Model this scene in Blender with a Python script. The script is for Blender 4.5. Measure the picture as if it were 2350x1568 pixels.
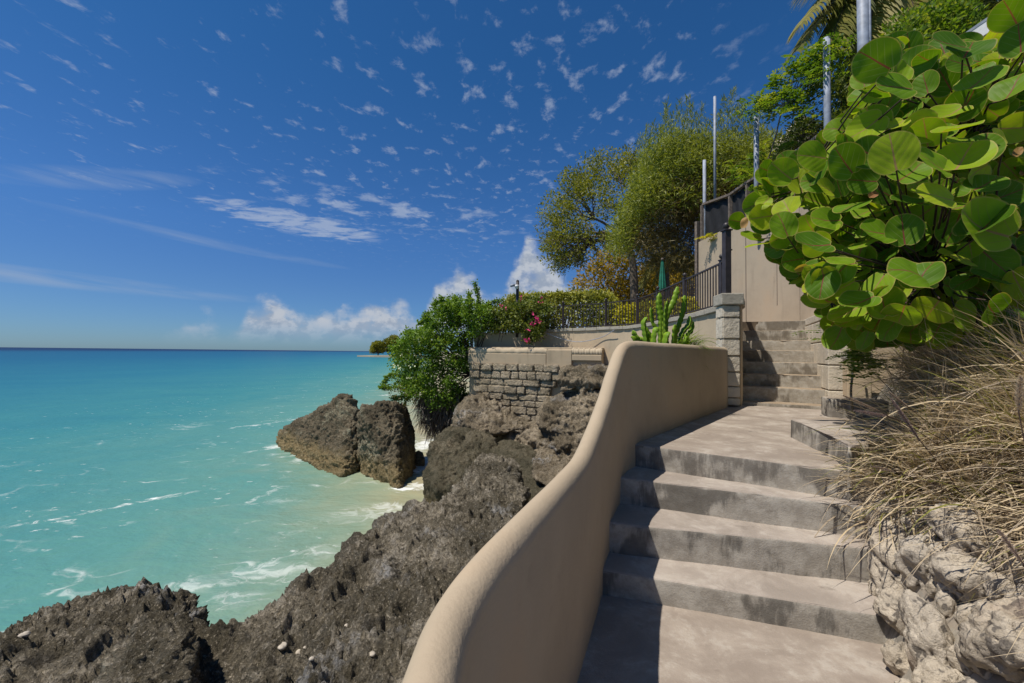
import bpy, bmesh, math, random
import numpy as np
from mathutils import Vector, Matrix
from mathutils.bvhtree import BVHTree

# ------------------------------------------------------------------ scene, camera, light
for o in list(bpy.data.objects): bpy.data.objects.remove(o)
scene = bpy.context.scene
COL = scene.collection
F = 940.0                       # focal length in units of a 2350-unit-wide picture
EYE = 1.6
PITCH = math.atan(25.5 / F); ROLL = 0.0106
fw = Vector((0, math.cos(PITCH), math.sin(PITCH)))
up0 = Vector((0, -math.sin(PITCH), math.cos(PITCH)))
rt = Vector((1, 0, 0)) * math.cos(ROLL) + up0 * math.sin(ROLL)
upv = up0 * math.cos(ROLL) - Vector((1, 0, 0)) * math.sin(ROLL)
cd = bpy.data.cameras.new("camera"); cam = bpy.data.objects.new("camera", cd); COL.objects.link(cam)
cam.matrix_world = Matrix(((rt.x, upv.x, -fw.x, 0), (rt.y, upv.y, -fw.y, 0), (rt.z, upv.z, -fw.z, EYE), (0, 0, 0, 1)))
cd.sensor_width = 36; cd.lens = 36 * F / 2350; cd.clip_start = 0.05; cd.clip_end = 60000
scene.camera = cam
scene.view_settings.view_transform = 'Standard'; scene.view_settings.look = 'None'
scene.view_settings.exposure = 0.40; scene.view_settings.gamma = 1.0
scene.cycles.max_bounces = 6; scene.cycles.transparent_max_bounces = 8
try: scene.cycles.use_denoising = True
except Exception: pass

SA, SB = 0.49, 0.21             # shadow displacement east / inland per metre of height
sun_to = Vector((-SA, -SB, 1)).normalized()
sd = bpy.data.lights.new("sun", 'SUN'); sd.energy = 4.0; sd.angle = math.radians(0.5); sd.color = (1.0, 0.93, 0.83)
sun = bpy.data.objects.new("sun", sd); COL.objects.link(sun)
sun.rotation_euler = (-sun_to).to_track_quat('-Z', 'Y').to_euler(); sun.location = (-20, -10, 40)
SUN_EL = math.asin(sun_to.z); SUN_ROT = math.atan2(sun_to.x, sun_to.y)

# ------------------------------------------------------------------ small node language
class NT:
    def __init__(s, tree): s.t = tree; s.n = tree.nodes; s.l = tree.links
    def new(s, typ, **kw):
        n = s.n.new(typ)
        for k, v in kw.items(): setattr(n, k, v)
        return n
    def put(s, sock, v):
        if v is None: return
        if hasattr(v, 'is_linked') or hasattr(v, 'links'): s.l.new(v, sock)
        else:
            if sock.type == 'RGBA' and hasattr(v, '__len__') and len(v) == 3: v = (*v, 1)
            sock.default_value = v
    def math(s, op, a, b=None, c=None, clamp=False):
        n = s.new('ShaderNodeMath', operation=op, use_clamp=clamp)
        for i, v in enumerate((a, b, c)):
            if v is not None: s.put(n.inputs[i], v)
        return n.outputs[0]
    def vmath(s, op, a, b=None):
        n = s.new('ShaderNodeVectorMath', operation=op); s.put(n.inputs[0], a)
        if b is not None: s.put(n.inputs[1], b)
        return n.outputs[0]
    def sep(s, v):
        n = s.new('ShaderNodeSeparateXYZ'); s.put(n.inputs[0], v); return n.outputs
    def comb(s, x, y, z):
        n = s.new('ShaderNodeCombineXYZ')
        for i, v in enumerate((x, y, z)): s.put(n.inputs[i], v)
        return n.outputs[0]
    def noise(s, vec, scale, detail=4, rough=0.55, dist=0.0):
        n = s.new('ShaderNodeTexNoise'); s.put(n.inputs['Vector'], vec)
        n.inputs['Scale'].default_value = scale; n.inputs['Detail'].default_value = detail
        n.inputs['Roughness'].default_value = rough; n.inputs['Distortion'].default_value = dist
        return n.outputs[0]
    def voro(s, vec, scale, feature='F1', rnd=1.0):
        n = s.new('ShaderNodeTexVoronoi', feature=feature); s.put(n.inputs['Vector'], vec)
        n.inputs['Scale'].default_value = scale; n.inputs['Randomness'].default_value = rnd
        return n.outputs['Distance']
    def ramp(s, fac, stops, interp='LINEAR'):
        n = s.new('ShaderNodeValToRGB'); s.put(n.inputs[0], fac); cr = n.color_ramp; cr.interpolation = interp
        while len(cr.elements) < len(stops): cr.elements.new(0.5)
        for e, (p, c) in zip(cr.elements, stops):
            e.position = p
            e.color = (c, c, c, 1) if not hasattr(c, '__len__') else (*c[:3], 1)
        return n.outputs[0]
    def smooth(s, v, lo, hi):
        n = s.new('ShaderNodeMapRange', interpolation_type='SMOOTHSTEP'); s.put(n.inputs[0], v)
        s.put(n.inputs[1], lo); s.put(n.inputs[2], hi); n.inputs[3].default_value = 0; n.inputs[4].default_value = 1
        return n.outputs[0]
    def mix(s, fac, a, b, blend='MIX'):
        n = s.new('ShaderNodeMix', data_type='RGBA', blend_type=blend)
        s.put(n.inputs[0], fac); s.put(n.inputs[6], a); s.put(n.inputs[7], b); return n.outputs[2]
    def bump(s, h, strength=0.5, dist=0.02, nrm=None):
        n = s.new('ShaderNodeBump'); s.put(n.inputs['Height'], h); n.inputs['Strength'].default_value = strength
        n.inputs['Distance'].default_value = dist
        if nrm is not None: s.put(n.inputs['Normal'], nrm)
        return n.outputs[0]
    def attr(s, name):
        n = s.new('ShaderNodeAttribute', attribute_name=name); return n.outputs
    def pos(s): return s.new('ShaderNodeNewGeometry').outputs['Position']
    def nrm(s): return s.new('ShaderNodeNewGeometry').outputs['True Normal']

def material(name):
    m = bpy.data.materials.new(name); m.use_nodes = True; m.node_tree.nodes.clear()
    t = NT(m.node_tree); out = t.new('ShaderNodeOutputMaterial'); return m, t, out
def principled(t, out, color, rough=0.8, normal=None, metal=0.0, spec=0.3):
    b = t.new('ShaderNodeBsdfPrincipled'); t.put(b.inputs['Base Color'], color); t.put(b.inputs['Roughness'], rough)
    b.inputs['Metallic'].default_value = metal; b.inputs['Specular IOR Level'].default_value = spec
    if normal is not None: t.put(b.inputs['Normal'], normal)
    t.l.new(b.outputs[0], out.inputs[0]); return b

# ------------------------------------------------------------------ world: sky and clouds at infinity
wd = bpy.data.worlds.new("World"); scene.world = wd; wd.use_nodes = True
wt = NT(wd.node_tree); wt.n.clear()
wout = wt.new('ShaderNodeOutputWorld'); bg = wt.new('ShaderNodeBackground'); bg.inputs[1].default_value = 0.1
sky = wt.new('ShaderNodeTexSky', sky_type='NISHITA'); sky.sun_disc = False
sky.sun_elevation = SUN_EL; sky.sun_rotation = SUN_ROT; sky.air_density = 0.85; sky.dust_density = 0.3; sky.ozone_density = 3.0; sky.altitude = 0
def world_nodes():
    t = wt
    d = t.vmath('NORMALIZE', t.new('ShaderNodeTexCoord').outputs['Generated'])
    x, y, z = t.sep(d)
    zc = t.math('MAXIMUM', z, 0.03)
    u = t.math('DIVIDE', x, zc); v = t.math('DIVIDE', y, zc)
    uv = t.comb(u, v, 0.0)
    hyp = t.math('SQRT', t.math('ADD', t.math('MULTIPLY', x, x), t.math('MULTIPLY', y, y)))
    el = t.math('DIVIDE', z, t.math('MAXIMUM', hyp, 0.01))
    az = t.math('ARCTAN2', x, y)
    # deepen the blue with height, keep a pale horizon
    hs = t.new('ShaderNodeHueSaturation'); hs.inputs['Saturation'].default_value = 1.05; hs.inputs['Value'].default_value = 1.0
    hs.inputs['Hue'].default_value = 0.5
    t.put(hs.inputs['Color'], sky.outputs[0])
    tint = t.ramp(t.smooth(el, -0.02, 0.75), [(0, (0.27, 0.42, 0.63)), (0.10, (0.29, 0.45, 0.66)), (0.30, (0.30, 0.52, 0.76)), (1.0, (0.21, 0.53, 0.76))])
    base = t.mix(1.0, hs.outputs[0], tint, 'MULTIPLY')
    # high small puffs on a flat layer
    warp = t.vmath('ADD', uv, t.vmath('MULTIPLY', t.comb(t.noise(uv, 3.0, 2), t.noise(t.vmath('ADD', uv, (7.3, 2.1, 0)), 3.0, 2), 0.0), (0.12, 0.12, 0)))
    n1 = t.noise(t.vmath('MULTIPLY', warp, (1.0, 0.7, 1)), 12.0, 6, 0.6)
    reg = t.noise(uv, 1.1, 2, 0.5)
    side = t.smooth(az, -0.95, 0.15)
    thr = t.math('SUBTRACT', 0.685, t.math('ADD', t.math('MULTIPLY', reg, 0.12), t.math('MULTIPLY', side, 0.045)))
    puff = t.smooth(t.math('SUBTRACT', n1, thr), -0.05, 0.14)
    hi = t.math('MULTIPLY', t.smooth(el, 0.16, 0.36), t.math('SUBTRACT', 1.0, t.math('MULTIPLY', t.smooth(az, 0.35, 0.6), 0.8)))
    a1 = t.math('MULTIPLY', t.math('MULTIPLY', puff, hi), 0.44)
    def ell(ca, ce, ra, re, slope):
        a = t.math('SUBTRACT', az, ca)
        e = t.math('ADD', t.math('SUBTRACT', el, ce), t.math('MULTIPLY', a, slope))
        q = t.math('ADD', t.math('POWER', t.math('DIVIDE', a, ra), 2.0), t.math('POWER', t.math('ABSOLUTE', t.math('DIVIDE', e, re)), 2.0))
        return t.math('SUBTRACT', 1.0, q, clamp=True)
    # mackerel patch
    r1 = t.noise(t.vmath('MULTIPLY', uv, (1.0, 1.6, 1)), 5.2, 5, 0.6, 0.5)
    m1 = ell(-0.49, 0.277, 0.21, 0.030, 0.085)
    a2 = t.math('MULTIPLY', t.smooth(t.math('ADD', r1, t.math('MULTIPLY', m1, 0.30)), 0.56, 0.82), t.math('MULTIPLY', t.smooth(m1, 0.0, 0.45), 0.58))
    m1b = ell(-0.30, 0.33, 0.42, 0.06, 0.05)
    r1b = t.noise(uv, 4.6, 5, 0.6)
    a2b = t.math('MULTIPLY', t.smooth(t.math('ADD', r1b, t.math('MULTIPLY', m1b, 0.12)), 0.58, 0.76), t.math('MULTIPLY', m1b, 0.55))
    # thin streaks to the left
    azel = t.comb(t.math('MULTIPLY', az, 3.0), t.math('MULTIPLY', t.math('ADD', el, t.math('MULTIPLY', az, 0.07)), 30.0), 0.0)
    r2 = t.noise(azel, 1.6, 4, 0.55, 0.4)
    s1 = ell(-0.86, 0.113, 0.34, 0.016, 0.03); s2 = ell(-0.63, 0.210, 0.26, 0.011, 0.09); s3 = ell(-0.80, 0.292, 0.15, 0.022, -0.25)
    st = t.math('ADD', t.math('MULTIPLY', s1, 0.55), t.math('ADD', t.math('MULTIPLY', s2, 0.36), t.math('MULTIPLY', s3, 0.42)))
    a3 = t.math('MULTIPLY', st, t.smooth(r2, 0.3, 0.72))
    # cumulus bank along the horizon: top profile over azimuth
    def pr(px, py):
        a = math.atan((px - 1175) / F); return a, ((797 + 0.0106 * px) - py) / F * math.cos(a)
    prof = [pr(*p) for p in [(330, 790), (430, 735), (480, 715), (545, 735), (572, 690), (620, 655), (660, 690), (705, 712), (780, 700), (850, 688), (930, 684), (968, 705), (1000, 640), (1052, 604), (1088, 630), (1112, 664), (1152, 655), (1180, 590), (1205, 535), (1255, 575), (1300, 610), (1360, 650), (1500, 690)]]
    A0, A1 = -0.95, 0.45
    stops = [((a - A0) / (A1 - A0), e / 0.32) for a, e in prof]
    T = t.math('MULTIPLY', t.ramp(t.math('DIVIDE', t.math('SUBTRACT', az, A0), A1 - A0), stops, 'EASE'), 0.32)
    cv = t.comb(az, t.math('MULTIPLY', el, 1.25), 0.0)
    c1 = t.noise(cv, 16.0, 7, 0.6); c2 = t.noise(cv, 5.0, 3, 0.5)
    cb = t.voro(t.vmath('ADD', cv, t.vmath('MULTIPLY', t.comb(c1, c2, 0.0), (0.03, 0.03, 0))), 26.0, 'SMOOTH_F1')
    edge = t.math('ADD', t.math('SUBTRACT', T, el), t.math('ADD', t.math('MULTIPLY', t.math('SUBTRACT', c1, 0.5), 0.11), t.math('MULTIPLY', t.math('SUBTRACT', 0.35, cb), 0.045)))
    holes = t.smooth(t.math('ADD', c2, t.math('MULTIPLY', t.math('SUBTRACT', c1, 0.5), 0.9)), 0.33, 0.58)
    dens = t.math('MULTIPLY', t.smooth(edge, 0.0, 0.05), t.math('ADD', 0.48, t.math('MULTIPLY', holes, 0.5)))
    a4 = t.math('MULTIPLY', dens, t.smooth(el, 0.005, 0.075))
    # light on the bank: bright crowns, greyer bases and hollows (shading painted into the cloud colour)
    c1b = t.noise(t.vmath('ADD', cv, (0.012, -0.016, 0)), 16.0, 7, 0.6)
    lit = t.math('ADD', t.smooth(t.math('SUBTRACT', c1, c1b), -0.08, 0.10), t.math('MULTIPLY', t.smooth(edge, 0.12, 0.0), 0.5), clamp=True)
    cc = t.mix(lit, (2.2, 2.65, 3.4), (3.7, 4.0, 4.5))
    white = (3.4, 3.9, 4.8)
    c = t.mix(a1, base, white); c = t.mix(a2b, c, white); c = t.mix(a2, c, white); c = t.mix(a3, c, (2.6, 3.2, 4.2)); c = t.mix(a4, c, cc)
    t.put(bg.inputs[0], c); t.l.new(bg.outputs[0], wout.inputs[0])
world_nodes()

# ------------------------------------------------------------------ geometry helpers
def ray(px, py):
    return fw + rt * ((px - 1175) / F) - upv * ((py - 784) / F)
def P(px, py, d):               # point seen at (px, py) at distance d ahead
    r = ray(px, py); r = r * (d / r.y); return Vector((r.x, r.y, r.z + EYE))
def G(px, py, z):               # point seen at (px, py) at height z
    r = ray(px, py); r = r * ((z - EYE) / r.z); return Vector((r.x, r.y, z))

def _hash(ix, iy, iz, seed):
    h = (ix.astype(np.uint32) * np.uint32(374761393)) ^ (iy.astype(np.uint32) * np.uint32(668265263)) ^ (iz.astype(np.uint32) * np.uint32(2147483647)) ^ np.uint32((seed * 1274126177) & 0xffffffff)
    h = (h ^ (h >> np.uint32(13))) * np.uint32(1274126177); h = h ^ (h >> np.uint32(16))
    h = h * np.uint32(2246822519); h = h ^ (h >> np.uint32(15)); return h
def gnoise(p, seed=0):
    i = np.floor(p).astype(np.int64); f = p - i; w = f * f * f * (f * (f * 6 - 15) + 10); res = 0
    for dx in (0, 1):
        for dy in (0, 1):
            for dz in (0, 1):
                h = _hash(i[:, 0] + dx, i[:, 1] + dy, i[:, 2] + dz, seed)
                g = np.stack([(h & 255) / 127.5 - 1, ((h >> 8) & 255) / 127.5 - 1, ((h >> 16) & 255) / 127.5 - 1], 1)
                dot = g[:, 0] * (f[:, 0] - dx) + g[:, 1] * (f[:, 1] - dy) + g[:, 2] * (f[:, 2] - dz)
                res = res + dot * (w[:, 0] if dx else 1 - w[:, 0]) * (w[:, 1] if dy else 1 - w[:, 1]) * (w[:, 2] if dz else 1 - w[:, 2])
    return res
def fbm(p, oct=4, seed=0, gain=0.5):
    a, s, r = 1.0, 1.0, 0
    for k in range(oct): r = r + a * gnoise(p * s + 17.3 * k, seed + k); a *= gain; s *= 2.03
    return r
def ridged(p, oct=4, seed=0, gain=0.55):
    a, s, r = 1.0, 1.0, 0
    for k in range(oct): r = r + a * (1 - np.minimum(1, np.abs(gnoise(p * s + 9.1 * k, seed + k)) * 2.4)); a *= gain; s *= 2.1
    return r

class MB:
    def __init__(s): s.v = []; s.f = []; s.sm = []
    def add(s, vs, fs, smooth=False):
        b = len(s.v); s.v += [tuple(q) for q in vs]; s.f += [tuple(i + b for i in f) for f in fs]; s.sm += [smooth] * len(fs)
    def box(s, c, size, rot=0.0, bev=0.0):
        bm = bmesh.new(); bmesh.ops.create_cube(bm, size=1)
        bmesh.ops.scale(bm, vec=size, verts=bm.verts)
        if bev: bmesh.ops.bevel(bm, geom=bm.edges[:], offset=bev, segments=2, affect='EDGES', profile=0.5)
        M = Matrix.Translation(c) @ Matrix.Rotation(rot, 4, 'Z'); s.bm(bm, M)
    def bm(s, bm, M=None, smooth=False):
        bm.verts.index_update()
        s.add([(M @ v.co if M else v.co) for v in bm.verts], [[v.index for v in f.verts] for f in bm.faces], smooth); bm.free()
    def bar(s, a, b, w, h=None):
        a, b = Vector(a), Vector(b); h = h or w; d = (b - a).normalized()
        sd_ = d.cross(Vector((0, 0, 1)))
        sd_ = sd_.normalized() if sd_.length > 1e-3 else Vector((1, 0, 0)); u_ = sd_.cross(d)
        vs = [p + sd_ * (i * w / 2) + u_ * (j * h / 2) for p in (a, b) for i, j in ((-1, -1), (1, -1), (1, 1), (-1, 1))]
        s.add(vs, [(3, 2, 1, 0), (4, 5, 6, 7), (0, 1, 5, 4), (1, 2, 6, 5), (2, 3, 7, 6), (3, 0, 4, 7)])
    def tube(s, pts, radii, n=7, cap=True):
        pts = [Vector(p) for p in pts]
        if not hasattr(radii, '__len__'): radii = [radii] * len(pts)
        vs = []; fs = []; ref = None
        for i, p in enumerate(pts):
            d = (pts[min(i + 1, len(pts) - 1)] - pts[max(i - 1, 0)]).normalized()
            if ref is None: ref = d.orthogonal().normalized()
            ref = (ref - d * ref.dot(d)); ref = ref.normalized() if ref.length > 1e-4 else d.orthogonal().normalized()
            b = d.cross(ref)
            for k in range(n):
                a = 2 * math.pi * k / n; vs.append(p + (ref * math.cos(a) + b * math.sin(a)) * radii[i])
        for i in range(len(pts) - 1):
            for k in range(n): fs.append((i * n + k, i * n + (k + 1) % n, (i + 1) * n + (k + 1) % n, (i + 1) * n + k))
        if cap: fs.append(tuple(range(n - 1, -1, -1))); fs.append(tuple((len(pts) - 1) * n + k for k in range(n)))
        s.add(vs, fs, True)
    def sphere(s, c, r, seg=12):
        bm = bmesh.new(); bmesh.ops.create_uvsphere(bm, u_segments=seg, v_segments=max(6, seg * 2 // 3), radius=r); s.bm(bm, Matrix.Translation(c), True)
    def prism(s, poly, z0, z1):          # poly: xy points, counter-clockwise; z1 may be a list
        n = len(poly); zt = z1 if hasattr(z1, '__len__') else [z1] * n
        vs = [(p[0], p[1], z0) for p in poly] + [(p[0], p[1], z) for p, z in zip(poly, zt)]
        s.add(vs, [tuple(range(n - 1, -1, -1)), tuple(range(n, 2 * n))] + [(i, (i + 1) % n, n + (i + 1) % n, n + i) for i in range(n)])
    def build(s, name, mat, parent=None):
        me = bpy.data.meshes.new(name); me.from_pydata(s.v, [], s.f); me.update()
        me.polygons.foreach_set('use_smooth', s.sm)
        return link(name, me, mat, parent)
def wloc(o):
    v = Vector(o.location)
    while o.parent: o = o.parent; v += o.location
    return v
def link(name, me, mat, parent=None):
    if mat is not None: me.materials.append(mat)
    o = bpy.data.objects.new(name, me); COL.objects.link(o)
    if parent is not None:
        o.parent = parent; o.location = -wloc(parent)               # meshes are written in world metres
    return o
def npmesh(name, V, faces_idx, nside, mat, parent=None, attrs=None, smooth=False, uv=None):
    me = bpy.data.meshes.new(name); nf = len(faces_idx)
    me.vertices.add(len(V)); me.vertices.foreach_set('co', np.ascontiguousarray(V, dtype=np.float32).ravel())
    me.loops.add(nf * nside); me.loops.foreach_set('vertex_index', np.ascontiguousarray(faces_idx, dtype=np.int32).ravel())
    me.polygons.add(nf); me.polygons.foreach_set('loop_start', np.arange(0, nf * nside, nside, dtype=np.int32))
    me.update(calc_edges=True)
    for k, a in (attrs or {}).items():
        at = me.attributes.new(k, 'FLOAT', 'POINT'); at.data.foreach_set('value', np.ascontiguousarray(a, dtype=np.float32))
    if smooth: me.polygons.foreach_set('use_smooth', np.ones(nf, dtype=bool))
    return link(name, me, mat, parent)
def tag(o, label=None, cat=None, group=None, kind=None):
    if label: o['label'] = label
    if cat: o['category'] = cat
    if group: o['group'] = group
    if kind: o['kind'] = kind
    return o
def thing(name, label, cat, loc, group=None):
    o = bpy.data.objects.new(name, None); COL.objects.link(o); o.location = Vector(loc); o.empty_display_size = 0.2
    return tag(o, label, cat, group)
def spline(ctrl, per=8):
    c = [np.array(p, float) for p in ctrl]; c = [2 * c[0] - c[1]] + c + [2 * c[-1] - c[-2]]; out = []
    for i in range(1, len(c) - 2):
        for k in range(per):
            t = k / per; a, b, d, e = c[i - 1], c[i], c[i + 1], c[i + 2]
            out.append(0.5 * (2 * b + (d - a) * t + (2 * a - 5 * b + 4 * d - e) * t * t + (3 * b - a - 3 * d + e) * t ** 3))
    out.append(c[-2]); return np.array(out)

# ------------------------------------------------------------------ materials
def m_stucco(name, col, spots=0.5, scale=1.0):
    m, t, out = material(name); p = t.pos(); x, y, z = t.sep(p)
    n = t.noise(p, 1.3 * scale, 5, 0.6); f = t.noise(p, 14 * scale, 4, 0.6)
    c = t.ramp(n, [(0.3, tuple(k * 0.86 for k in col)), (0.55, col), (0.75, (col[0] * 1.06, col[1] * 1.0, col[2] * 0.95))])
    drip = t.noise(t.comb(t.math('MULTIPLY', x, 5), t.math('MULTIPLY', y, 5), t.math('MULTIPLY', z, 0.7)), 1.0, 4, 0.6)
    c = t.mix(t.math('MULTIPLY', t.smooth(drip, 0.55, 0.8), spots), c, tuple(k * 0.55 for k in col))
    sp = t.smooth(t.noise(p, 22, 2, 0.5), 0.72, 0.78)
    c = t.mix(t.math('MULTIPLY', sp, spots), c, (0.10, 0.085, 0.07))
    ck = t.voro(t.vmath('ADD', p, t.vmath('MULTIPLY', t.comb(f, n, f), (0.15, 0.15, 0.15))), 1.1, 'DISTANCE_TO_EDGE')
    ckm = t.math('MULTIPLY', t.smooth(ck, 0.006, 0.001), t.smooth(t.noise(p, 0.9, 2), 0.52, 0.60))
    c = t.mix(t.math('MULTIPLY', ckm, 0.25 if spots > 0.3 else 0.0), c, (0.12, 0.10, 0.08))
    gr = t.smooth(t.noise(t.vmath('ADD', p, (3.3, 5.1, 1.0)), 4.5, 6, 0.7), 0.55, 0.75)
    c = t.mix(t.math('MULTIPLY', gr, 0.28), c, tuple(k * 0.62 for k in col))
    b = t.bump(t.math('ADD', t.math('MULTIPLY', f, 0.5), t.noise(p, 70, 3, 0.6)), 0.22, 0.01)
    principled(t, out, c, 0.9, b, spec=0.15); return m
M_PARAPET = m_stucco("tan_stucco", (0.405, 0.325, 0.228), 0.12)
M_TERRACE = m_stucco("weathered_stucco", (0.47, 0.38, 0.265), 0.5)
M_BIGWALL = m_stucco("panel_stucco", (0.405, 0.33, 0.242), 0.45)

def m_concrete(name, a, b_, dark):
    m, t, out = material(name); p = t.pos(); x, y, z = t.sep(p); nz = t.sep(t.nrm())[2]
    n = t.noise(p, 2.6, 8, 0.7, 0.4); n2 = t.noise(p, 10.0, 7, 0.7)
    c = t.mix(t.smooth(n, 0.36, 0.66), a, b_)
    c = t.mix(t.math('MULTIPLY', t.smooth(t.math('ADD', n2, t.math('MULTIPLY', t.math('SUBTRACT', n, 0.5), 1.2)), 0.50, 0.74), 0.42), c, (0.46, 0.42, 0.365))
    vert = t.smooth(t.math('ABSOLUTE', nz), 0.7, 0.3)
    st = t.noise(t.comb(t.math('MULTIPLY', x, 7), t.math('MULTIPLY', y, 7), t.math('MULTIPLY', z, 1.5)), 1.3, 6, 0.7)
    big = t.noise(t.vmath('ADD', p, (3.1, 8.2, 0)), 1.7, 3, 0.6)
    stain = t.math('MULTIPLY', vert, t.smooth(t.math('ADD', st, t.math('MULTIPLY', t.math('SUBTRACT', big, 0.5), 2.2)), 0.50, 0.70))
    c = t.mix(t.math('MULTIPLY', vert, 0.7), c, t.mix(t.smooth(n2, .4, .6), (0.28, 0.262, 0.222), (0.40, 0.38, 0.33)))
    c = t.mix(t.math('MULTIPLY', stain, 0.66), c, dark)
    blot = t.math('MULTIPLY', t.smooth(t.noise(t.vmath('ADD', p, (1.7, 0.4, 2.2)), 3.4, 6, 0.7), 0.60, 0.70), 0.45)
    c = t.mix(blot, c, (0.13, 0.11, 0.09))
    peb = t.smooth(t.voro(p, 38.0), 0.10, 0.05)
    c = t.mix(t.math('MULTIPLY', peb, t.math('MULTIPLY', t.smooth(n2, 0.5, 0.6), 0.5)), c, (0.55, 0.5, 0.43))
    g = t.noise(p, 90, 3, 0.7)
    b = t.bump(t.math('ADD', t.math('MULTIPLY', g, 0.6), t.math('MULTIPLY', n2, 1.2)), 0.35, 0.012)
    principled(t, out, c, 0.88, b, spec=0.2); return m
M_STEP = m_concrete("worn_concrete", (0.275, 0.235, 0.20), (0.375, 0.325, 0.28), (0.065, 0.06, 0.052))
M_PATH = m_concrete("path_concrete", (0.255, 0.212, 0.175), (0.35, 0.298, 0.248), (0.08, 0.07, 0.06))
M_STEP2 = m_concrete("upper_step_concrete", (0.26, 0.20, 0.14), (0.32, 0.25, 0.175), (0.11, 0.09, 0.065))

def m_rock(name, dark, mid, light, lightamt=0.5, wet=True, sc=1.0):
    m, t, out = material(name); p = t.pos(); z = t.sep(p)[2]
    n = t.noise(p, 1.1 * sc, 6, 0.65, 0.6); n2 = t.noise(p, 9 * sc, 6, 0.72); n3 = t.noise(p, 38 * sc, 5, 0.75)
    c = t.mix(t.smooth(n, 0.38, 0.62), dark, mid)
    c = t.mix(t.math('MULTIPLY', t.smooth(t.math('ADD', n2, t.math('MULTIPLY', t.math('SUBTRACT', n, 0.5), 0.8)), 0.52, 0.66), lightamt), c, light)
    pn = t.noise(t.vmath('ADD', p, (4.7, 1.2, 9.0)), 0.8 * sc, 4, 0.6)
    c = t.mix(t.math('MULTIPLY', t.smooth(pn, 0.56, 0.68), t.math('MULTIPLY', t.smooth(n2, 0.40, 0.58), lightamt)), c, tuple(min(0.5, k * 1.6) for k in light))
    c = t.mix(t.math('MULTIPLY', t.smooth(n3, 0.54, 0.68), 0.75 * lightamt + 0.15), c, tuple(k * 1.5 for k in light))
    c = t.mix(t.math('MULTIPLY', t.smooth(n3, 0.45, 0.38), 0.75), c, tuple(k * 0.45 for k in dark))
    c = t.mix(t.math('MULTIPLY', t.smooth(t.noise(p, 17 * sc, 4, 0.65), 0.44, 0.36), 0.55), c, tuple(k * 0.5 for k in dark))
    if wet:                         # tan band of weed and bare limestone above the tide line
        zz = t.math('ADD', z, t.math('MULTIPLY', t.math('SUBTRACT', n, 0.5), 1.1))
        c = t.mix(t.math('MULTIPLY', t.smooth(zz, -2.05, -2.6), 0.85), c, t.mix(t.smooth(n2, 0.4, 0.6), (0.22, 0.165, 0.075), (0.36, 0.28, 0.15)))
    h = t.math('ADD', t.math('MULTIPLY', n2, 1.0), t.math('MULTIPLY', n3, 0.4))
    b = t.bump(h, 1.0, 0.16 / sc)
    principled(t, out, c, 0.92, b, spec=0.2); return m
M_ROCK = m_rock("dark_limestone", (0.115, 0.099, 0.068), (0.245, 0.212, 0.155), (0.52, 0.455, 0.355), 0.7)
M_ROCK2 = m_rock("sea_limestone", (0.11, 0.09, 0.058), (0.20, 0.165, 0.108), (0.36, 0.30, 0.21), 0.5)
M_ROCKB = m_rock("mossy_limestone", (0.09, 0.08, 0.05), (0.155, 0.135, 0.088), (0.25, 0.21, 0.145), 0.45)
M_CLIFF = m_rock("cliff_limestone", (0.17, 0.138, 0.092), (0.32, 0.262, 0.18), (0.54, 0.45, 0.33), 0.65)
M_BLOCKS = m_rock("old_stone_blocks", (0.36, 0.295, 0.20), (0.50, 0.415, 0.29), (0.60, 0.51, 0.39), 0.5, False)
def m_coral():
    m, t, out = material("coral_stone"); p = t.pos()
    r = t.attr('rnd')[2]
    n = t.noise(p, 7, 5, 0.65, 1.5)
    a = t.noise(t.vmath('ADD', t.vmath('MULTIPLY', p, (1.0, 1.0, 0.62)), t.vmath('MULTIPLY', t.comb(r, r, r), (3, 7, 5))), 21, 2.5, 0.5, 0.2)
    c = t.mix(t.smooth(n, 0.35, 0.65), (0.40, 0.34, 0.26), (0.55, 0.475, 0.37))
    c = t.mix(t.math('MULTIPLY', r, 0.4), c, (0.60, 0.55, 0.48))
    c = t.mix(t.math('MULTIPLY', t.smooth(a, 0.42, 0.36), 0.85), c, (0.13, 0.115, 0.10))
    c = t.mix(t.math('MULTIPLY', t.smooth(t.noise(p, 3.3, 3), 0.55, 0.7), 0.5), c, (0.30, 0.215, 0.155))
    wz = t.smooth(t.noise(t.vmath('ADD', p, (6, 2, 4)), 5.0, 6, 0.72), 0.50, 0.66)
    c = t.mix(t.math('MULTIPLY', wz, 0.42), c, (0.19, 0.165, 0.14))
    b = t.bump(t.math('ADD', a, t.math('MULTIPLY', t.noise(p, 60, 4, 0.75), 0.6)), 1.0, 0.03)
    principled(t, out, c, 0.9, b, spec=0.15); return m
M_CORAL = m_coral()
M_MORTAR = m_concrete("grey_mortar", (0.235, 0.195, 0.155), (0.30, 0.255, 0.205), (0.13, 0.115, 0.10))
def m_painted(name, col, dark):
    m, t, out = material(name); p = t.pos(); n = t.noise(p, 5, 6, 0.68); f = t.noise(p, 40, 4, 0.65); z = t.sep(t.nrm())[2]
    c = t.mix(t.smooth(n, 0.42, 0.7), col, tuple(k * 0.82 for k in col))
    c = t.mix(t.math('MULTIPLY', t.smooth(t.noise(p, 13, 5, 0.7), 0.56, 0.70), 0.6), c, dark)
    principled(t, out, c, 0.85, t.bump(t.math('ADD', n, t.math('MULTIPLY', f, 0.5)), 0.6, 0.02), spec=0.2); return m
M_PIER = m_painted("cream_painted_stone", (0.56, 0.50, 0.40), (0.30, 0.25, 0.19))
M_CAP = m_painted("lichen_stone", (0.36, 0.33, 0.27), (0.07, 0.065, 0.055))
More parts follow.
